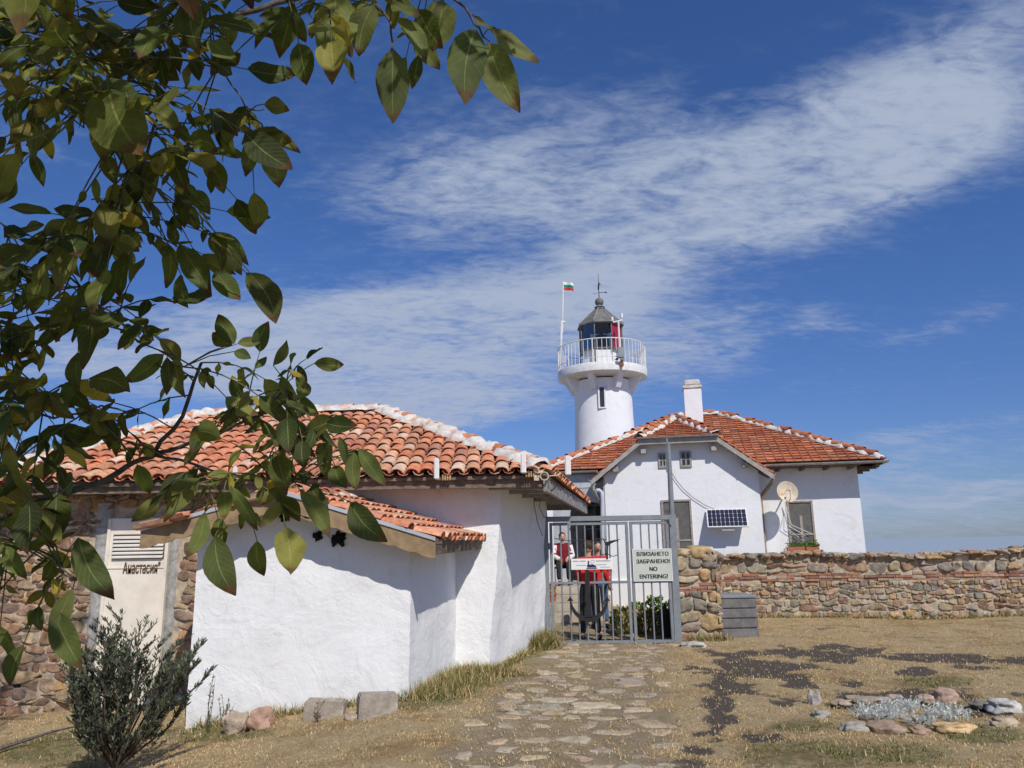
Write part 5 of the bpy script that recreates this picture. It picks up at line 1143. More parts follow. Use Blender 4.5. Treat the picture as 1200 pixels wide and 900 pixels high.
# ------------------------------------------------------------------ plants and pots behind the gate
def leafy(name, label, cat, c, r, n, pal, size=.05, seed=0, group=None, stems=True, blade=False):
    rr = random.Random(seed); t = thing(name, label, cat, c, group); m = MB()
    for k in range(n):
        a = rr.uniform(0, 2 * math.pi); q = rr.random() ** .5; h = rr.random() ** .7; p = V3(c[0] + r[0] * q * math.cos(a) * (1 - h * .35), c[1] + r[1] * q * math.sin(a) * (1 - h * .35), c[2] + r[2] * h)
        d = nrm([math.cos(a) + rr.uniform(-.7, .7), math.sin(a) + rr.uniform(-.7, .7), rr.uniform(.0, 1.4) if not blade else 2.5]); e = nrm(np.cross(d, [rr.uniform(-1, 1), rr.uniform(-1, 1), rr.uniform(-.3, 1)])); s = size * rr.uniform(.6, 1.3); w = s * (.34 if not blade else .05)
        if blade: p = V3(p[0], p[1], c[2]); s = r[2] * rr.uniform(.5, 1.1)
        m.add([p, p + d * s * .5 + e * w, p + d * s, p + d * s * .5 - e * w], [(0, 1, 2, 3)], jit(rr.choice(pal), .2))
    m.build('foliage', M_plant, t)
    m = MB()
    for k in range(9): a = rr.uniform(0, 6.28); m.tube([c, (c[0] + r[0] * .4 * math.cos(a), c[1] + r[1] * .4 * math.sin(a), c[2] + r[2] * .5), (c[0] + r[0] * .75 * math.cos(a), c[1] + r[1] * .75 * math.sin(a), c[2] + r[2] * .85)], [.008, .005, .002], 5)
    m.build('stem', M_twig, t); return t
GRN = [(.16, .26, .04), (.10, .20, .03), (.24, .34, .07), (.08, .15, .03)]; STRAW = [(.42, .36, .16), (.30, .28, .10), (.18, .20, .06), (.5, .42, .22)]
for k, (px, py, Y, r, lb) in enumerate([(728, 722, 14.6, (.17, .2, .26), 'low bright green plant left in the bed behind the gate'), (750, 722, 14.6, (.16, .2, .34), 'bright green plant in the middle of the bed behind the gate'), (768, 720, 14.4, (.17, .2, .42), 'tall bright green plant right of centre in the bed behind the gate'), (783, 722, 14.4, (.15, .2, .34), 'green plant above the dark tub behind the right gate leaf')]):
    c = P(px, py, Y); leafy('bed_plant', lb, 'plant', (c[0], Y, c[2] - .12), r, 260, GRN, .075, k, 'green plants behind the gate')
for k, (px, Y, w, lb) in enumerate([(733, 13.9, .25, 'pale straw-coloured tuft left in the bed behind the gate'), (757, 13.8, .27, 'pale straw-coloured tuft right in the bed behind the gate')]):
    c = P(px, 748, Y); leafy('dry_tuft', lb, 'plant', (c[0], Y, float(hgt(c[0], Y)) - .02), (w, .25, .42), 420, STRAW, .09, 20 + k, 'dry tufts behind the gate', blade=(k == 3))
def tub():
    c = P(785, 745, 13.3); m = MB(); z = float(hgt(c[0], 13.3)); m.lathe((c[0], 13.3, z), [(0, .01), (.15, .0), (.18, .38), (.19, .42), (.165, .42), (.15, .34), (0, .34)], 20); m.build('plant_tub', M_trouser, smooth=40, loc=(c[0], 13.3, z), label='black plant tub behind the right gate leaf', cat='tub')
tub()
for k, (px, py, Y, lb) in enumerate([(646.5, 706, 15.75, 'lower terracotta pot by the left side of the porch steps'), (646.5, 697, 16.35, 'upper terracotta pot with a small plant by the porch steps')]):
    c = P(px, py, Y); t = thing('flower_pot', lb, 'flower pot', c, 'terracotta pots by the steps'); m = MB(); m.lathe(c, [(0, 0), (.07, 0), (.10, .15), (.112, .15), (.112, .19), (.09, .19), (.085, .14), (0, .14)], 18); m.build('pot', M_terra, t, smooth=40)
    m = MB(); m.bx(c[0] - .09, c[0] + .09, Y - .09, Y + .09, -.05, c[2]); m.build('pot_stand', M_step, t)
    m = MB(); r = random.Random(k)
    for q in range(40 if k else 12): d = nrm([r.uniform(-1, 1), r.uniform(-1, 1), 1.2]); e = V3(.012, 0, 0); p = c + V3(0, 0, .15); m.add([p, p + d * .06 + e, p + d * .13, p + d * .06 - e], [(0, 1, 2, 3)], jit(r.choice(GRN + STRAW), .2))
    m.build('foliage', M_plant, t)

# ------------------------------------------------------------------ rocks, blocks, flower bed
def rock(px, py, rx, rz_, col, label, seed, group='rocks round the flower bed', ry=None, flat=.85, rot=0):
    g = G(px, py); k = g[1] / 880 * .92; a, b = rx * k, rz_ * k; m = MB(); m.blob((g[0], g[1], g[2] + b * .45), (a, (ry or rx * .7) * k, b), .24, seed, 4, jit(col, .1), 1.5, .72, rot)
    m.build('rock', M_rock, smooth=True, loc=tuple(g), label=label, cat='rock', group=group)
gy, tn, pk, wh = (.34, .31, .27), (.40, .32, .23), (.36, .25, .18), (.46, .44, .40)
for i, a in enumerate([(955, 826, 7, 11, gy, 'upright grey rock at the far left end of the flower bed'), (962, 842, 10, 6, gy, 'small flat grey rock below the upright one at the left of the bed'),
    (987, 826, 11, 4, tn, 'thin pale stone at the back left edge of the flower bed'), (1018, 822, 21, 4, tn, 'long thin tan stone along the back edge of the bed behind the silver plants'), (1048, 820, 9, 4, tn, 'short tan stone at the back edge beside the silver plant'),
    (1001, 857, 15, 7, gy, 'dark grey pointed rock at the front left of the flower bed'), (1036, 858, 20, 8, pk, 'large pinkish rock at the front middle of the flower bed'), (1078, 860, 10, 6, pk, 'small square pink rock right of the large front one'),
    (1118, 857, 21, 6, (.52, .37, .19), 'long yellowish stone at the front right of the flower bed'), (1086, 822, 9, 5, tn, 'slanted tan stone left of the round pink boulder'), (1107, 822, 13, 9, (.42, .29, .21), 'rounded pink boulder at the back of the flower bed'),
    (1150, 828, 13, 4, (.2, .19, .17), 'low dark stone beside the white boulder'), (1178, 833, 16, 8, wh, 'whitish boulder at the right end of the flower bed'), (1174, 849, 16, 5, tn, 'buff stone below the whitish boulder at the right')]):
    rock(*a, seed=i + 2, rot=(i % 3 - 1) * .3)
NB = 'stones at the annex foot'
rock(277, 857, 15, 15, (.44, .35, .27), 'larger tan rock against the annex wall, left of the reddish one', 31, NB); rock(306, 853, 15, 14, (.42, .28, .20), 'reddish rock against the annex wall beside the tan one', 32, NB)
rock(601 + 0, 772, 7, 3, (.5, .42, .34), 'small pale stone at the foot of the side wall before the gate', 35, NB); rock(412, 842, 8, 5, tn, 'small stone between the two concrete blocks', 36, NB)
rock(812, 757, 14, 3, wh, 'flat pale stone at the base of the pier beside the gate', 37, NB)
def block(px0, px1, pyb, h, Y, lb, rot):
    g0 = G((px0 + px1) / 2, pyb); k = g0[1] / 880; w = (px1 - px0) * k / 2; m = MB(); m.bev(-w, w, -.11, .11, -.06, h, .012); mz = Matrix.Rotation(rot, 3, 'Z') @ Matrix.Rotation(.05, 3, 'Y')
    m.v = [tuple(mz @ Vector(p) + Vector(g0) + Vector((0, .1, 0))) for p in m.v]; m.build('concrete_block', M_block, loc=tuple(g0), label=lb, cat='block', group='concrete blocks by the annex wall')
block(356, 399, 842, .145, 8, 'low rough concrete block by the annex wall, the left of the two', .05); block(418, 460, 840, .18, 8, 'taller concrete block near the annex corner, the right of the two', .30)
def silver(px, py, r, n, lb, seed):
    g = G(px, py); rr = random.Random(seed); t = thing('silver_plant', lb, 'plant', g, 'silver plants in the flower bed'); m = MB()
    for s in range(n):
        a = rr.uniform(0, 6.28); q = rr.random() ** .6 * r; b = g + V3(q * math.cos(a), q * .9 * math.sin(a), 0); d0 = nrm([math.cos(a) * .6 + rr.uniform(-.5, .5), math.sin(a) * .6 + rr.uniform(-.5, .5), 1.1]); L = rr.uniform(.05, .12)
        for k in range(12):
            f = (k + 1) / 12; p = b + d0 * L * f; an = rr.uniform(0, 6.28); d = nrm(d0 * .8 + V3(math.cos(an), math.sin(an), 0)); e = nrm(np.cross(d, [rr.random(), rr.random(), 1])); s_ = .030 * rr.uniform(.7, 1.3); w = s_ * .24
            m.add([p, p + d * s_ * .5 + e * w, p + d * s_, p + d * s_ * .5 - e * w], [(0, 1, 2, 3)], jit((.78, .79, .72), .15))
    m.build('foliage', M_silver, t); m = MB()
    for k in range(14): a = rr.uniform(0, 6.28); m.tube([g, g + V3(r * .7 * math.cos(a), r * .7 * math.sin(a), .05)], [.005, .003], 5)
    m.build('stem', M_twig, t)
silver(1030, 842, .20, 100, 'silver-leaved plant behind the large pinkish rock in the flower bed', 1); silver(1058, 832, .16, 75, 'silver-leaved plant against the back edge stones of the flower bed', 2); silver(1112, 842, .16, 75, 'silver-leaved plant above the long yellowish stone', 3); silver(1078, 850, .10, 30, 'small silver-leaved plant at the front between pink rocks', 4)

def weeds():
    spots = [(262, 838, .22, 40, 'thin dry weed against the annex wall beside the tan rock', (.22, .20, .10), .30), (243, 845, .10, 30, 'tall slender weed with leafy stalk at the annex left corner', (.14, .16, .07), .55), (372, 832, .1, 14, 'wispy dry weed rising beside the reddish rock', (.30, .26, .15), .18)]
    for i, (px, py, w, n, lb, col, h) in enumerate(spots):
        g = G(px, min(py + 14, 899)); r = random.Random(i); t = thing('weed', lb, 'weed', g, 'weeds at the annex foot'); m = MB(); s = MB()
        for k in range(max(3, n // 6)):
            a = r.uniform(0, 6.28); tip = g + V3(w * .5 * math.cos(a), w * .3 * math.sin(a), h * r.uniform(.6, 1)); s.tube([g, g * .5 + tip * .5 + V3(r.uniform(-.02, .02), 0, 0), tip], [.004, .003, .001], 5)
            for q in range(16):
                f = r.random(); p = g * (1 - f) + tip * f; d = nrm([r.uniform(-1, 1), r.uniform(-1, 1), .8]); e = nrm(np.cross(d, [0, .3, 1])) * .006; l = .035 * r.uniform(.6, 1.3); m.add([p, p + d * l * .5 + e, p + d * l, p + d * l * .5 - e], [(0, 1, 2, 3)], jit(col, .3))
        m.build('foliage', M_plant, t); s.build('stem', M_twig, t)
weeds()

# ------------------------------------------------------------------ grass (uncountable)
def grass():
    rg = np.random.default_rng(5); N = 330000
    # more samples where the picture looks closely
    y = 4.6 + (17 - 4.6) * rg.random(N) ** 1.5; x = (rg.random(N) * 2 - 1) * (y * .78) + .2
    dk, gr, pa, ins = cover(x, y); clump = fbm(x, y, 3.0, 21); cl2 = fbm(x, y, 9, 22)
    keep = rg.random(N) < (1 - dk * .80) * (1 - pa * .72) * (1 - ins) * sst(clump * .6 + cl2 * .6, .38, .75)
    # not inside buildings
    bad = ((y > 9.8) & (x < .5)) | ((y > 8.05) & (x < -.95 + (y - 8.1) * .19) & (x > -3.45)) | (y > 16.4 - .097 * (x - 4.3)) | ((x > 2.5) & (x < 3.9) & (y > 12.3) & (y < 13.4)) | ((x > .4) & (x < 4.3) & (y > 11.95))
    keep &= ~bad
    edge = []
    # weedy fringe along the annex side, the buttress foot and the side wall
    def fringe(a, b, n, w, hs):
        f = rg.random(n); px = a[0] + (b[0] - a[0]) * f + np.abs(rg.normal(0, w, n)); py = a[1] + (b[1] - a[1]) * f - np.abs(rg.normal(0, w, n)) * .8; edge.append((px, py, hs))
    fringe((-1.10, 8.15), (-.75, 9.7), 4600, .24, .09); fringe((-.75, 9.75), (-.30, 9.6), 2400, .18, .07); fringe((-.28, 9.7), (.42, 11.7), 1500, .06, .06); fringe((.2, 11.2), (.42, 11.85), 2200, .10, .15)
    fringe((-3.3, 8.05), (-1.2, 8.05), 1800, .10, .07)
    fringe((2.6, 12.3), (3.2, 12.3), 1000, .10, .06); fringe((4.4, 16.3), (12, 15.6), 3000, .05, .06)
    X = [x[keep]]; Y = [y[keep]]; H = [np.full(keep.sum(), .016) * (.6 + rg.random(keep.sum()))]; GRr = [gr[keep]]
    for (a, b, h) in edge: X.append(a); Y.append(b); H.append(h * (.3 + rg.random(len(a)))); GRr.append(np.full(len(a), .75))
    X = np.concatenate(X); Y = np.concatenate(Y); H = np.concatenate(H); gg = np.concatenate(GRr); n = len(X)
    H = H * (1 + .9 * gg * (rg.random(n) > .55)); Z = hgt(X, Y) + (fbm(X, Y, 2.5, 5) - .5) * .05 - .005
    a = rg.random(n) * 2 * np.pi; lean = rg.random(n) * 1.5 * H; w = .0016 + .0022 * rg.random(n) + .0003 * Y; b = a + np.pi / 2 + rg.normal(0, .5, n)
    V = np.empty((n, 3, 3)); V[:, 0] = np.stack([X - w * np.cos(b), Y - w * np.sin(b), Z], -1); V[:, 1] = np.stack([X + w * np.cos(b), Y + w * np.sin(b), Z], -1); V[:, 2] = np.stack([X + lean * np.cos(a), Y + lean * np.sin(a), Z + H], -1)
    me = bpy.data.meshes.new('grass'); me.vertices.add(3 * n); me.vertices.foreach_set('co', V.ravel()); me.loops.add(3 * n); me.loops.foreach_set('vertex_index', np.arange(3 * n)); me.polygons.add(n); me.polygons.foreach_set('loop_start', np.arange(n) * 3)
    me.update(calc_edges=True)
    straw = np.array([(.68, .51, .27), (.60, .43, .21), (.74, .58, .35), (.52, .36, .18), (.64, .47, .24)]); green = np.array([(.14, .17, .05), (.20, .22, .07), (.10, .13, .04), (.26, .25, .10)])
    c = straw[rg.integers(0, 5, n)]; gsel = rg.random(n) < np.clip(gg * .75 + .05, 0, .8); c[gsel] = green[rg.integers(0, 4, gsel.sum())]; c = c * (1 + rg.normal(0, .15, (n, 1))); C = np.ones((n, 4)); C[:, :3] = np.clip(c, .02, .8)
    at = me.attributes.new('tint', 'FLOAT_COLOR', 'FACE'); at.data.foreach_set('color', C.ravel()); me.uv_layers.new(name='uv'); me.materials.append(M_grass)
    o = bpy.data.objects.new('grass', me); COL.objects.link(o); tag(o, 'short dry straw-coloured grass with greener weeds along the walls', 'grass', kind='stuff')
grass()

# ------------------------------------------------------------------ shrub front left and bare tree behind
def shrub():
    g = G(134, 908); r = random.Random(12); t = thing('olive_shrub', 'dark narrow-leaved shrub growing before the cream door', 'shrub', g); st = MB(); lf = MB()
    PAL = [(.07, .085, .045), (.095, .11, .065), (.135, .15, .10), (.055, .065, .04), (.18, .20, .14)]
    def twig(a, b, r0, leaves, L):
        mid = a * .5 + b * .5 + V3(r.uniform(-.03, .03), r.uniform(-.03, .03), .02); st.tube([a, mid, b], [r0, r0 * .7, r0 * .3], 5)
        for k in range(leaves):
            f = r.uniform(.15, 1.03); p = (a * (1 - f) + mid * f) * (1 - f) + (mid * (1 - f) + b * f) * f; d0 = nrm(b - a); an = r.uniform(0, 6.28); d = nrm(d0 * 1.1 + V3(math.cos(an), math.sin(an), r.uniform(-.2, .5)) * .8); e = nrm(np.cross(d, [r.uniform(-1, 1), r.uniform(-1, 1), r.uniform(-1, 1)])); s = L * r.uniform(.6, 1.25); w = s * .13
            lf.add([p, p + d * s * .45 + e * w, p + d * s, p + d * s * .45 - e * w], [(0, 1, 2), (0, 2, 3)], jit(r.choice(PAL), .2))
    for k in range(46):
        a = r.uniform(0, 6.28); q = r.random() ** .6; lean = .60 * q; top = g + V3(lean * math.cos(a) + .12 * q, lean * math.sin(a) * .8, .45 + .72 * (1 - q * .42) * r.uniform(.45, 1.15)); b0 = g + V3(r.uniform(-.03, .03), r.uniform(-.03, .03), .05)
        m1 = b0 * .55 + top * .45 + V3(.08 * math.cos(a), .08 * math.sin(a), -.02); st.tube([g + V3(0, 0, -.02), b0, m1], [.018, .012, .007], 6); twig(m1, top, .006, 60, .056)
        for j in range(8):
            f = r.uniform(-.5, .9); s0 = m1 * (1 - f) + top * f; an = a + r.uniform(-1.4, 1.4); l = r.uniform(.10, .22); twig(s0, s0 + V3(math.cos(an) * l * .7, math.sin(an) * l * .6, l * .85), .003, 26, .048)
    st.build('trunk', M_twig, t); lf.build('foliage', M_olive, t)
    g2 = G(30, 893); st = MB(); st.tube([G(-60, 899) , G(10, 880) + V3(0, 0, .05), G(60, 870) + V3(0, 0, .10), G(110, 866) + V3(0, 0, .16)], [.02, .018, .012, .006], 6); st.build('fallen_branch', M_bark, loc=tuple(g2), label='thin dead branch lying on the ground at the lower left corner', cat='branch')
shrub()
def bare_tree():
    Y = 17.5; c = P(20, 500, Y); base = V3(c[0], Y, -.8); r = random.Random(4); t = thing('bare_tree', 'leafless tree with fine twigs rising beyond the old building', 'tree', base); tr = MB(); br = MB()
    tr.tube([base, V3(c[0] + .1, Y, 1.2), V3(c[0], Y, 2.6)], [.13, .10, .07], 8)
    def grow(p, d, L, rr, n):
        q = p + d * L; br.tube([p, (p + q) / 2 + V3(r.uniform(-.04, .04), 0, r.uniform(-.03, .03)), q], [rr, rr * .8, rr * .6], 5)
        if n == 0: return
        for k in range(3): dd = nrm(d + V3(r.uniform(-.75, .75), r.uniform(-.6, .6), r.uniform(-.25, .45))); grow(q, dd, L * r.uniform(.6, .85), rr * .6, n - 1)
    for k in range(7): a = r.uniform(0, 6.28); grow(V3(c[0], Y, 2.2 + .1 * k), nrm([math.cos(a) * .8 + .15, math.sin(a) * .5, 1.0]), .62, .03, 4)
    tr.build('trunk', M_twig, t); br.build('branches', M_twig, t)
bare_tree()

# ------------------------------------------------------------------ walnut tree over the camera
LEAFPAL = [(.10, .125, .026), (.13, .15, .034), (.075, .095, .024), (.18, .19, .045), (.055, .075, .022), (.22, .21, .05)]
WD = [0.03, .56, .86, 1.0, 1.0, .90, .70, .42, 0.04]
def leaflet(mb, base, tip, wid, up, r, col=None, hi=True, curl=None):
    base = V3(*base); tip = V3(*tip); L = np.linalg.norm(tip - base); d = (tip - base) / L; up = V3(*up); n = up - d * (up @ d); n = nrm(n); s = np.cross(d, n); w = L * wid / 2
    fold = r.uniform(.05, .5); curl = r.uniform(-.28, .28) if curl is None else curl; col = col or jit(r.choice(LEAFPAL), .2); st = range(9) if hi else (0, 2, 4, 6, 8); us = (-1, -.5, 0, .5, 1) if hi else (-1, 0, 1)
    vs, uv = [], []; ph = r.random() * 6; wav = r.uniform(0, .06); bend = r.uniform(-.10, .10)
    for k in st:
        v = k / 8; ww = w * WD[k]
        for u in us:
            off = fold * abs(u) * ww + curl * L * (v * v - v * .3) + wav * L * abs(u) * math.sin(v * 9 + ph + u)
            vs.append(base + d * L * v + s * (u * ww + bend * L * math.sin(math.pi * v)) + n * off); uv.append(((u + 1) / 2, v))
    m = len(us); K = len(st)
    mb.add(vs, [(a * m + b, a * m + b + 1, (a + 1) * m + b + 1, (a + 1) * m + b) for a in range(K - 1) for b in range(m - 1)], col, uv)
def walnut():
    t = thing('walnut_tree', 'leafy walnut branches hanging into view from the upper left', 'tree', (-2.9, .2, -.1)); r = random.Random(77)
    pts3 = lambda L: [P(a, b, c) for a, b, c in L]
    TW = [  # limbs seen in the picture: pixel, pixel, distance, radius
        ([(-90, 120, 1.9), (20, 62, 1.9), (90, 56, 1.85), (160, 42, 1.8), (210, 34, 1.8), (262, 20, 1.8), (322, 4, 1.85), (420, -30, 1.9)], .013, .007),
        ([(-80, 400, 2.0), (17, 328, 1.9), (57, 305, 1.85), (99, 264, 1.8), (145, 225, 1.75), (172, 180, 1.7), (190, 130, 1.7)], .008, .003),
        ([(-120, 680, 2.3), (0, 617, 2.2), (60, 583, 2.15), (115, 566, 2.1), (150, 548, 2.1), (178, 533, 2.05), (215, 485, 2.0), (236, 425, 2.0)], .013, .004),
        ([(178, 533, 2.05), (250, 512, 2.0), (300, 488, 1.95), (335, 455, 1.95)], .006, .003), ([(178, 533, 2.05), (230, 545, 1.95), (290, 560, 1.9), (340, 565, 1.9)], .004, .002),
        ([(400, -60, 1.7), (440, 0, 1.6), (455, 25, 1.55), (458, 60, 1.5)], .004, .002), ([(500, -70, 1.7), (535, 0, 1.6), (556, 25, 1.6), (574, 48, 1.6)], .004, .002),
        ([(200, 36, 1.8), (250, 75, 1.75), (262, 85, 1.7), (290, 130, 1.7), (312, 155, 1.7)], .003, .0015),
        ([(57, 305, 1.85), (95, 335, 1.8), (125, 372, 1.8), (160, 400, 1.8), (196, 416, 1.8), (215, 430, 1.85)], .003, .0015),
        ([(-60, 400, 1.9), (0, 440, 1.85), (22, 470, 1.8), (60, 490, 1.8), (120, 478, 1.8), (170, 484, 1.8)], .004, .002),
        ([(-80, 20, 1.5), (0, -10, 1.5), (60, 30, 1.45), (110, 70, 1.4)], .004, .002), ([(-60, 640, 1.9), (10, 640, 1.8), (60, 650, 1.75), (90, 680, 1.7)], .004, .002), ([(90, 56, 1.85), (110, 110, 1.7), (95, 150, 1.7), (70, 110, 1.6)], .003, .0015),
        ([(160, 42, 1.8), (150, 90, 1.6), (140, 150, 1.55), (150, 200, 1.6)], .003, .0015), ([(-80, 260, 1.8), (-10, 250, 1.7), (10, 270, 1.7), (28, 300, 1.7)], .003, .0015), ([(300, -60, 1.6), (345, -10, 1.5), (385, 10, 1.5)], .003, .0015)]
    limbs = MB(); tpts = []
    for L, r0, r1 in TW:
        q = pts3(L); n = len(q); path = []
        for i in range(n - 1):
            for f in (0, .33, .66): path.append(q[i] * (1 - f) + q[i + 1] * f + V3(r.uniform(-1, 1), r.uniform(-1, 1), r.uniform(-1, 1)) * .006)
        path.append(q[-1]); limbs.tube(path, [r0 + (r1 - r0) * i / (len(path) - 1) for i in range(len(path))], 8); tpts += path
    # trunk and out-of-view scaffold
    trunk = MB(); trunk.tube([(-2.9, .2, -.5), (-2.9, .2, .6), (-2.8, .1, 1.5), (-2.5, .1, 2.2)], [.22, .17, .15, .12], 14); hub = V3(-2.5, .1, 2.2)
    for L, r0, r1 in TW[:3] + TW[9:12] + TW[14:15]:
        s = P(*L[0]); limbs.tube([hub, hub * .5 + s * .5 + V3(0, -.1, .12), s], [.05, .025, r0], 8)
    over = []   # crown above and behind the camera, out of the picture; it shades the leaves in view
    for e in [(-.9, -.4, 3.3), (.5, -.3, 3.4), (-1.6, .6, 3.5), (1.0, .3, 3.6), (-.4, -1.2, 3.0), (.2, .6, 3.9), (-2.2, -.6, 3.0), (-1.0, .4, 3.9), (-1.5, 1.8, 3.7), (-2.3, 1.7, 3.5), (-2.9, 1.9, 3.3), (-2.2, 2.3, 3.9), (-3.4, 2.4, 3.6), (-3.0, 1.2, 3.9), (-3.4, 3.6, 5.9), (-4.6, 4.4, 6.2), (-5.4, 4.6, 6.3), (-3.9, 4.9, 6.5)]:
        e = V3(*e); limbs.tube([hub, hub * .5 + e * .5 + V3(0, 0, .35), e], [.06, .035, .010], 8); over += [hub * (1 - f) + e * f + V3(0, 0, .35 * math.sin(math.pi * f)) for f in np.linspace(.3, 1, 9)]
    for a in TW[5:7] + TW[15:16]: s = P(*a[0][0]); e = V3(-.9, -.4, 3.3); limbs.tube([e, e * .5 + s * .5, s], [.012, .008, a[1]], 6)
    leaves = MB(); stalks = MB(); T0 = np.array(tpts)
    def compound(start, c, n, size, hi=True, col=None):
        start = V3(*start); c = V3(*c); dv = c - start; L = np.linalg.norm(dv)
        if L < .05: dv = V3(r.uniform(-1, 1), r.uniform(-1, 1), -1); L = .08; dv = nrm(dv) * L
        d = dv / L; reach = L + size * 1.1; end = start + d * reach + V3(0, 0, -.03); mid = start + d * reach * .5 + V3(0, 0, .02)
        f2 = lambda f: (start * (1 - f) + mid * f) * (1 - f) + (mid * (1 - f) + end * f) * f
        stalks.tube([f2(x) for x in (0, .25, .5, .75, 1)], [.0022, .002, .0018, .0015, .0012], 5)
        base_col = col or jit(r.choice(LEAFPAL), .2); f0 = max(.25, 1 - size * 1.9 / reach)
        for k in range(n):
            for sd in (-1, 1):
                f = f0 + (1 - f0) * (k / max(n, 1)); p = f2(f); side = nrm(np.cross(d, [0, 0, 1]) + V3(0, 0, r.uniform(-.4, .4))) * sd; dd = nrm(side * 1.0 + d * .6 + V3(0, 0, r.uniform(-1.7, -.2))); s = size * .9 * r.uniform(.7, 1.05) * (.75 + .3 * k / n)
                if r.random() < .93: leaflet(leaves, p, p + dd * s, r.uniform(.36, .48), nrm([r.uniform(-.6, .6), r.uniform(-1, .5), r.uniform(.0, 1.2)]), r, jit(base_col, .15) if r.random() > .04 else (.42, .33, .05), hi)
        dd = nrm(d + V3(0, 0, r.uniform(-1.0, -.1))); leaflet(leaves, end, end + dd * size * 1.15, .5, nrm([r.uniform(-.6, .6), -1, r.uniform(-.2, .8)]), r, jit(base_col, .15), hi)
    REG = [((-10, 0, 110, 120), 13, (1.2, 1.8), .14), ((60, 0, 245, 130), 17, (1.3, 1.85), .14), ((110, 140, 250, 280), 12, (1.5, 1.9), .13), ((195, 200, 260, 290), 3, (1.6, 1.9), .115), ((30, 235, 140, 290), 5, (1.5, 1.8), .12), ((-10, 300, 35, 430), 6, (1.5, 1.8), .13), ((60, 345, 165, 395), 6, (1.6, 1.9), .12),
           ((175, 405, 230, 450), 2, (1.8, 2.0), .10), ((250, 425, 350, 490), 9, (1.8, 2.1), .12), ((270, 490, 385, 580), 7, (1.7, 2.0), .13), ((215, 540, 270, 580), 3, (1.75, 2.05), .11), ((-10, 450, 70, 560), 9, (1.6, 2.0), .14), ((100, 470, 190, 520), 5, (1.8, 2.0), .12),
           ((-10, 570, 65, 650), 9, (1.6, 2.0), .135), ((30, 660, 60, 700), 1, (1.7, 1.9), .12), ((320, -20, 500, 20), 6, (1.5, 1.8), .13), ((265, 120, 320, 170), 2, (1.7, 1.8), .10), ((0, 150, 60, 170), 1, (1.6, 1.8), .12), ((240, 10, 270, 30), 2, (1.6, 1.8), .12), ((-20, 700, 25, 730), 1, (1.8, 1.9), .12)]
    for (x0, y0, x1, y1), n, (d0, d1), sz in REG:
        for k in range(int(n * (2.1 if y1 < 440 else 1.6) + .5)):
            c = P(r.uniform(x0, x1), r.uniform(y0, y1), r.uniform(d0, d1)); dd = np.linalg.norm(T0 - c, axis=1); st = T0[r.choice(np.argsort(dd)[:6])]
            compound(st, c, r.choice([2, 2, 3]), sz * r.uniform(.52, .9))
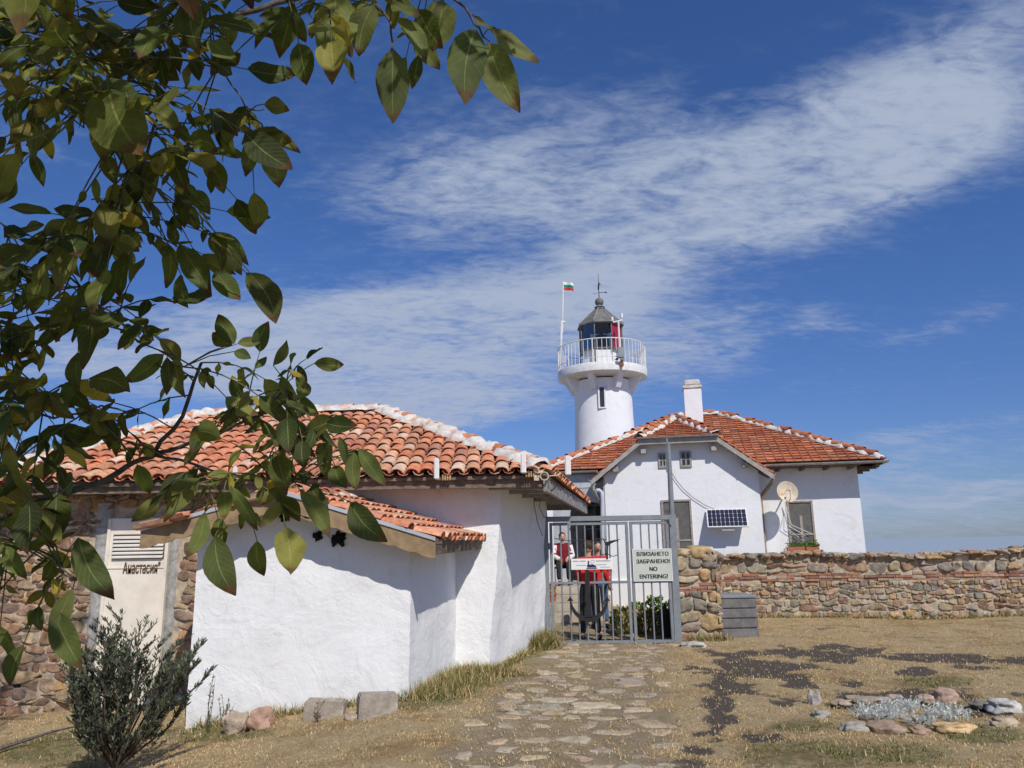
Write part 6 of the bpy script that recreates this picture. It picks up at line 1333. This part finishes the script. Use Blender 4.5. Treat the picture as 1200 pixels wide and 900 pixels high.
    # leaflets whose outlines can be picked out one by one
    HAND = [((461, 57), (461, 143), 1.5, .50), ((558, 32), (545, 122), 1.6, .46), ((573, 50), (610, 132), 1.6, .42), ((576, 34), (632, 72), 1.6, .48), ((556, 20), (588, 42), 1.62, .3), ((520, 0), (508, 62), 1.6, .62), ((392, -15), (386, 92), 1.55, .42), ((345, 5), (327, 68), 1.55, .55), ((438, 5), (420, 66), 1.55, .55), ((466, 20), (500, 70), 1.5, .4), ((458, 5), (492, 18), 1.5, .5),
            ((313, 152), (329, 155), 1.7, .6), ((307, 150), (288, 207), 1.7, .4), ((314, 170), (328, 221), 1.7, .62), ((309, 122), (339, 130), 1.7, .8), ((312, 150), (352, 181), 1.7, .45), ((290, 125), (262, 170), 1.7, .6), ((262, 55), (247, 88), 1.7, .55), ((270, 20), (268, 58), 1.7, .6), ((222, -10), (231, 62), 1.35, .5),
            ((213, 292), (248, 346), 1.75, .45), ((197, 285), (196, 338), 1.75, .42), ((104, 360), (98, 434), 1.7, .36), ((95, 345), (66, 402), 1.7, .5), ((192, 415), (148, 448), 1.8, .5), ((196, 418), (196, 463), 1.8, .45), ((205, 425), (216, 466), 1.8, .42), ((150, 385), (146, 410), 1.7, .6),
            ((275, 402), (256, 368), 1.9, .62), ((272, 405), (250, 390), 1.9, .65), ((278, 403), (308, 398), 1.9, .52), ((274, 412), (294, 420), 1.9, .7), ((320, 428), (337, 398), 1.9, .42), ((330, 440), (350, 470), 1.9, .5), ((388, 515), (384, 563), 1.85, .42), ((415, 530), (418, 575), 1.85, .45), ((420, 525), (452, 570), 1.85, .40), ((398, 512), (405, 545), 1.85, .4),
            ((252, 628), (276, 698), 1.7, .52), ((240, 600), (218, 655), 1.7, .40), ((270, 570), (302, 622), 1.75, .30), ((352, 575), (386, 632), 1.75, .38), ((330, 560), (340, 610), 1.8, .36), ((235, 560), (192, 612), 1.75, .45), ((92, 630), (134, 702), 1.7, .40), ((62, 715), (97, 785), 1.7, .42), ((85, 690), (62, 758), 1.7, .40), ((0, 735), (20, 785), 1.8, .3), ((50, 145), (38, 193), 1.6, .55), ((18, 115), (22, 166), 1.6, .4), ((75, 140), (45, 180), 1.65, .4),
            ((125, 90), (170, 185), 1.3, .62), ((60, 250), (10, 245), 1.7, .38), ((110, 250), (62, 243), 1.7, .45), ((50, 262), (8, 275), 1.7, .36), ((80, 262), (60, 300), 1.7, .4), ((55, 272), (32, 310), 1.7, .42), ((66, 275), (92, 325), 1.75, .36), ((105, 262), (108, 308), 1.75, .46), ((120, 250), (148, 308), 1.75, .4)]
    for b, tp, Y, w in HAND:
        p = P(*b, Y); q = P(*tp, Y + r.uniform(-.03, .05)); dd = np.linalg.norm(T0 - p, axis=1); s = T0[int(np.argmin(dd))]
        if dd.min() > .004: stalks.tube([s, s * .5 + p * .5 + V3(0, 0, .008), p], [.0018, .0015, .0012], 5)
        leaflet(leaves, p, q, w * .88, nrm([r.uniform(-.35, .35), -1, r.uniform(-.2, .5)]), r, jit(r.choice([(.12, .145, .04), (.09, .115, .035), (.16, .18, .055)]), .12), curl=r.uniform(-.08, .08))
    OV = np.array(over); cnt = 0
    for k in range(860):
        if k >= 640: c = V3(r.gauss(-4.4, .9), r.gauss(4.5, .6), r.gauss(6.3, .35)) if k < 780 else V3(r.gauss(-1.9, .45), r.gauss(2.1, .3), r.gauss(3.9, .2))
        elif r.random() < .62:
            c = T0[r.randrange(len(T0))] + np.array(SUN) * r.uniform(.25, 1.6) + V3(r.uniform(-.25, .25), r.uniform(-.25, .25), r.uniform(-.2, .2))
        else: c = OV[r.randrange(len(OV))] + V3(r.gauss(0, .3), r.gauss(0, .3), r.gauss(0, .2))
        if k < 640 and k % 4 == 0: continue
        a, b, z = pr(c)
        if z > 0 and ((-330 < a < 1500 and b > -210) if k < 640 else (-75 < a < 1300 and b > -75)): continue
        if (k < 640 and c[1] > 2.6) or c[2] < 1.9 or (k >= 640 and k < 780 and c[0] > -3.2): continue
        dd = np.linalg.norm(OV - c, axis=1); s = OV[int(np.argmin(dd))]; compound(s, c, 2, r.uniform(.11, .15), False); cnt += 1
    print('crown leaves out of view', cnt, 'faces', len(leaves.f))
    trunk.build('trunk', M_bark, t, smooth=True); limbs.build('branches', M_bark, t, smooth=True); stalks.build('leaf_stalks', mat('leaf_stalk', (.12, .12, .05), .7), t, smooth=True); leaves.build('foliage', M_leaf, t, smooth=True)
walnut()
